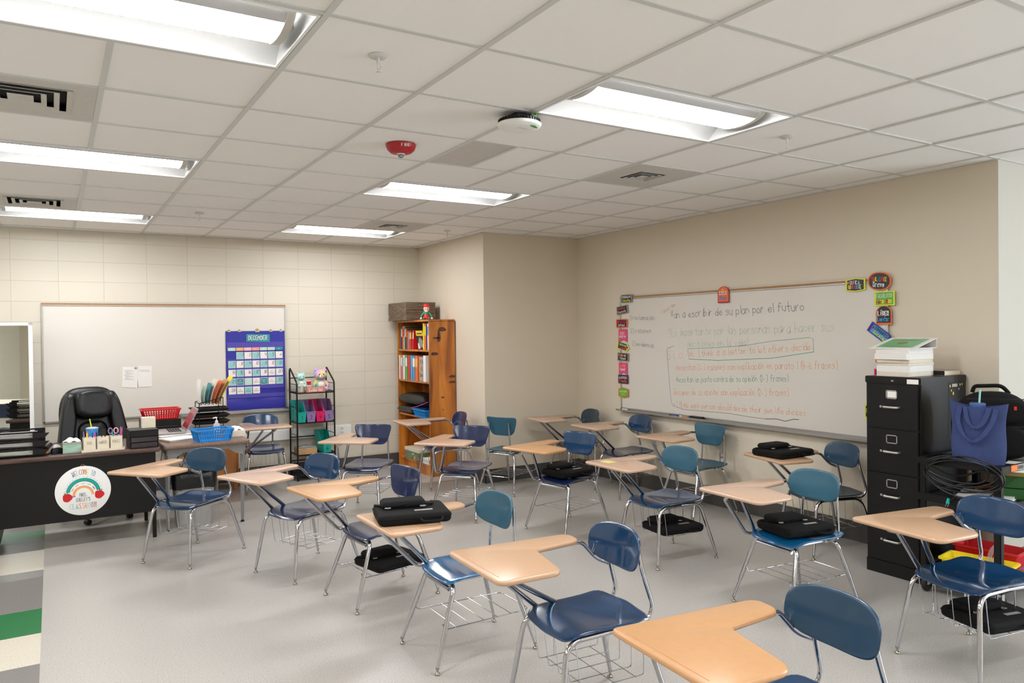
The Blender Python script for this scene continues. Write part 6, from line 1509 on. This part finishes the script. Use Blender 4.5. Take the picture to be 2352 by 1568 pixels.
# backpack
t = thing('backpack', 'large black backpack with red tabs behind the tote on the cart', 'backpack', (4.955, 2.405, .826), R(-50))
def bp(m, w_, h_, d_, x0, y0, z0, key='bag', top=.72):
    out = []
    n = 40
    for i in range(n):
        a = 2 * PI * i / n; c, s_ = math.cos(a), math.sin(a); ex = 3.2
        xx = math.copysign(abs(c) ** (2 / ex), c); zz_ = math.copysign(abs(s_) ** (2 / ex), s_); k = 1 - (1 - top) * max(0, zz_) ** 2
        out.append((xx * w_ / 2 * k, zz_ * h_ / 2))
    m.slab(out, -d_ / 2, d_ / 2, d_ * .4, key, fr=lambda x, y, z: Vector((x0 + x, y0 - z, z0 + y)), steps=5)
m = MB(); bp(m, .44, .40, .19, 0, 0, .205); obj('main_body', m, t, smooth=60)
m = MB(); bp(m, .34, .15, .07, .0, -.10, .295, top=.85); obj('upper_pocket', m, t, smooth=60)
m = MB(); bp(m, .34, .20, .08, .0, -.105, .105, top=.9); obj('lower_pocket', m, t, smooth=60)
m = MB(); m.tube(fillet([(-.10, .03, .395), (-.09, .03, .435), (.06, .03, .44), (.10, .03, .39)], .04, 6), .012, 'bag', n=8); obj('top_handle', m, t, smooth=60)
for (x, z) in ((-.075, .305), (.085, .315), (.14, .21)): m = MB(); m.box((x, -.142, z), (.014, .008, .022), 'red'); obj('red_tab', m, t)
for zz_ in (.20, .365): m = MB(); m.tube([(-.16, -.115 if zz_ < .3 else -.10, zz_), (.16, -.115 if zz_ < .3 else -.10, zz_)], .003, 'dark', n=6); obj('zipper', m, t)
# cart contents
paper_pile((4.80, 2.36, .6056), .3, .22, .28, 4, 'loose white papers on the middle shelf of the cart')
m = MB()
for k in range(5): m.tube(fillet([(4.86 + .03 * k, 2.46, .63), (4.90, 2.40 - .02 * k, .655), (4.95 + .01 * k, 2.46, .64)], .03, 4), .006, 'kraft', n=6)
M['brownleather'] = mat('brown_cord', (150, 84, 44), .6); o = obj('brown_cord', m); o.material_slots[0].link = 'OBJECT'; o.material_slots[0].material = M['brownleather']; tag(o, 'tangled brown cords on the middle shelf of the cart', 'cord')
for k, (zz_, lb) in enumerate(((.606, 'lower yellow and green workbook block on the middle cart shelf'), (.670, 'upper yellow and green workbook block on the middle cart shelf'))):
    t = thing('workbook_block', lb, 'book', (4.95 + .012 * k, 2.285, zz_), .42 + .08 * k, 'workbooks on the cart')
    m = MB(); m.box((0, 0, .030), (.22, .17, .058), 'books_y'); obj('cover', m, t, bevel=.002)
    m = MB(); m.box((-.075, 0, .030), (.072, .172, .060), 'books_g'); obj('green_wrap', m, t, bevel=.002)
    m = MB(); m.box((.086, -.0, .030), (.05, .1705, .052), 'cream'); obj('pages', m, t)
def binbox(loc, rz, a, b, h, key, label):
    t = thing('storage_tray', label, 'bin', loc, rz, 'plastic trays on the lowest cart shelf'); m = MB(); O = rect(1, 1, .06, n=4)
    k = lambda s_, z: [(p[0] * a * s_, p[1] * b * s_, z) for p in O]
    loft(m, [k(.86, .0), k(.87, .004), k(1.0, h), k(1.05, h), k(1.05, h - .01)], key); m.add(k(.86, 0), [tuple(range(len(O)))], key); obj('tray_body', m, t, smooth=40, recalc=False, solid=.002); return t
binbox((4.72, 2.37, .146), R(-90) + .15, .36, .20, .085, 'yellow', 'bright yellow plastic tray on the lowest cart shelf')
binbox((4.96, 2.42, .146), R(-90) + .1, .36, .20, .12, 'red', 'red plastic tray behind the yellow one on the cart')
t = thing('zip_bag', 'clear zip bag with white label lying in the yellow tray', 'bag', (4.75, 2.33, .16), .2)
m = MB(); m.grid(lambda u, v: Vector((-.07 + .14 * u + .02 * v, .02 - .05 * v + .006 * math.sin(u * 11 + v * 9), .17 * v + .012 * math.sin(u * 7))), 16, 16, 'film'); m.grid(lambda u, v: Vector((-.07 + .14 * u + .02 * v, -.01 - .05 * v + .008 * math.sin(u * 13 + v * 7), .17 * v + .012 * math.sin(u * 6 + 1))), 16, 16, 'film'); obj('plastic_film', m, t, recalc=False)
m = MB(); pl = Plane((-.05, -.045, .075), Vector((1, 0, -.25)).normalized(), (0, -.2, 1), (0, -1, .0)); face(m, pl, [(0, 0), (.12, 0), (.12, .035), (0, .035)], 'white', .004); ribbon(m, pl, [(.05 + .006 * k, .012 + .008 * (k % 2)) for k in range(9)], .002, 'rustred', .006); obj('label', m, t, smooth=0, recalc=False)
m = MB(); m.ball((0, -.01, .035), .05, 'boxgrey', 14, (1.2, .6, .6)); obj('contents', m, t, smooth=80)
paper_pile((5.06, 2.25, .146), .2, .20, .13, 6, 'yellow and purple magazines on the lowest cart shelf', None, ('books_y', 'purple', 'books_y', 'lime'))
m = MB(); m.box((0, 0, .0008), (.11, .08, .0014), 'white'); tag(obj('paper_sheet', m, loc=(4.83, 2.22, .8265), rz=.3, smooth=0), 'small white sheet on the cart top beside the tote', 'paper')

# ------------------------------------------------------------------ camera, light, view
f_px = 1722.3; yaw, pitch, roll = .5497, -.0117, -.0121
cyw, syw = math.cos(yaw), math.sin(yaw); cp, sp_ = math.cos(pitch), math.sin(pitch)
fw = Vector((syw * cp, cyw * cp, sp_)); rr = Vector((cyw, -syw, 0)); uu = rr.cross(fw)
r2 = rr * math.cos(roll) + uu * math.sin(roll); u2 = rr * -math.sin(roll) + uu * math.cos(roll)
cam = bpy.data.cameras.new('camera'); cam.sensor_width = 36; cam.lens = 36 * f_px / 2352; cam.clip_start = .05
co = bpy.data.objects.new('camera', cam); C.objects.link(co)
mw = Matrix((r2, u2, -fw)).transposed().to_4x4(); mw.translation = Vector((0, 0, 1.63)); co.matrix_world = mw
bpy.context.scene.camera = co
sun = bpy.data.lights.new('window_daylight', 'AREA'); sun.shape = 'RECTANGLE'; sun.size = 1.35; sun.size_y = 2.7; sun.energy = 78; sun.color = (.78, .88, 1.0)
so = bpy.data.objects.new('window_daylight', sun); C.objects.link(so); so.location = (7.98, -1.45, 1.6); so.rotation_euler = (0, R(98), 0)
wd = bpy.data.worlds.new('world'); bpy.context.scene.world = wd; wd.use_nodes = True
wd.node_tree.nodes['Background'].inputs[0].default_value = (.8, .9, 1, 1); wd.node_tree.nodes['Background'].inputs[1].default_value = 1.0
sc = bpy.context.scene
sc.view_settings.view_transform = 'Standard'; sc.view_settings.look = 'None'; sc.view_settings.gamma = 1; sc.view_settings.use_curve_mapping = False
sc.view_settings.exposure = 1.48
sc.cycles.max_bounces = 8; sc.cycles.diffuse_bounces = 5; sc.cycles.glossy_bounces = 4; sc.cycles.transmission_bounces = 4
sc.cycles.caustics_reflective = False; sc.cycles.caustics_refractive = False; sc.cycles.sample_clamp_indirect = 6
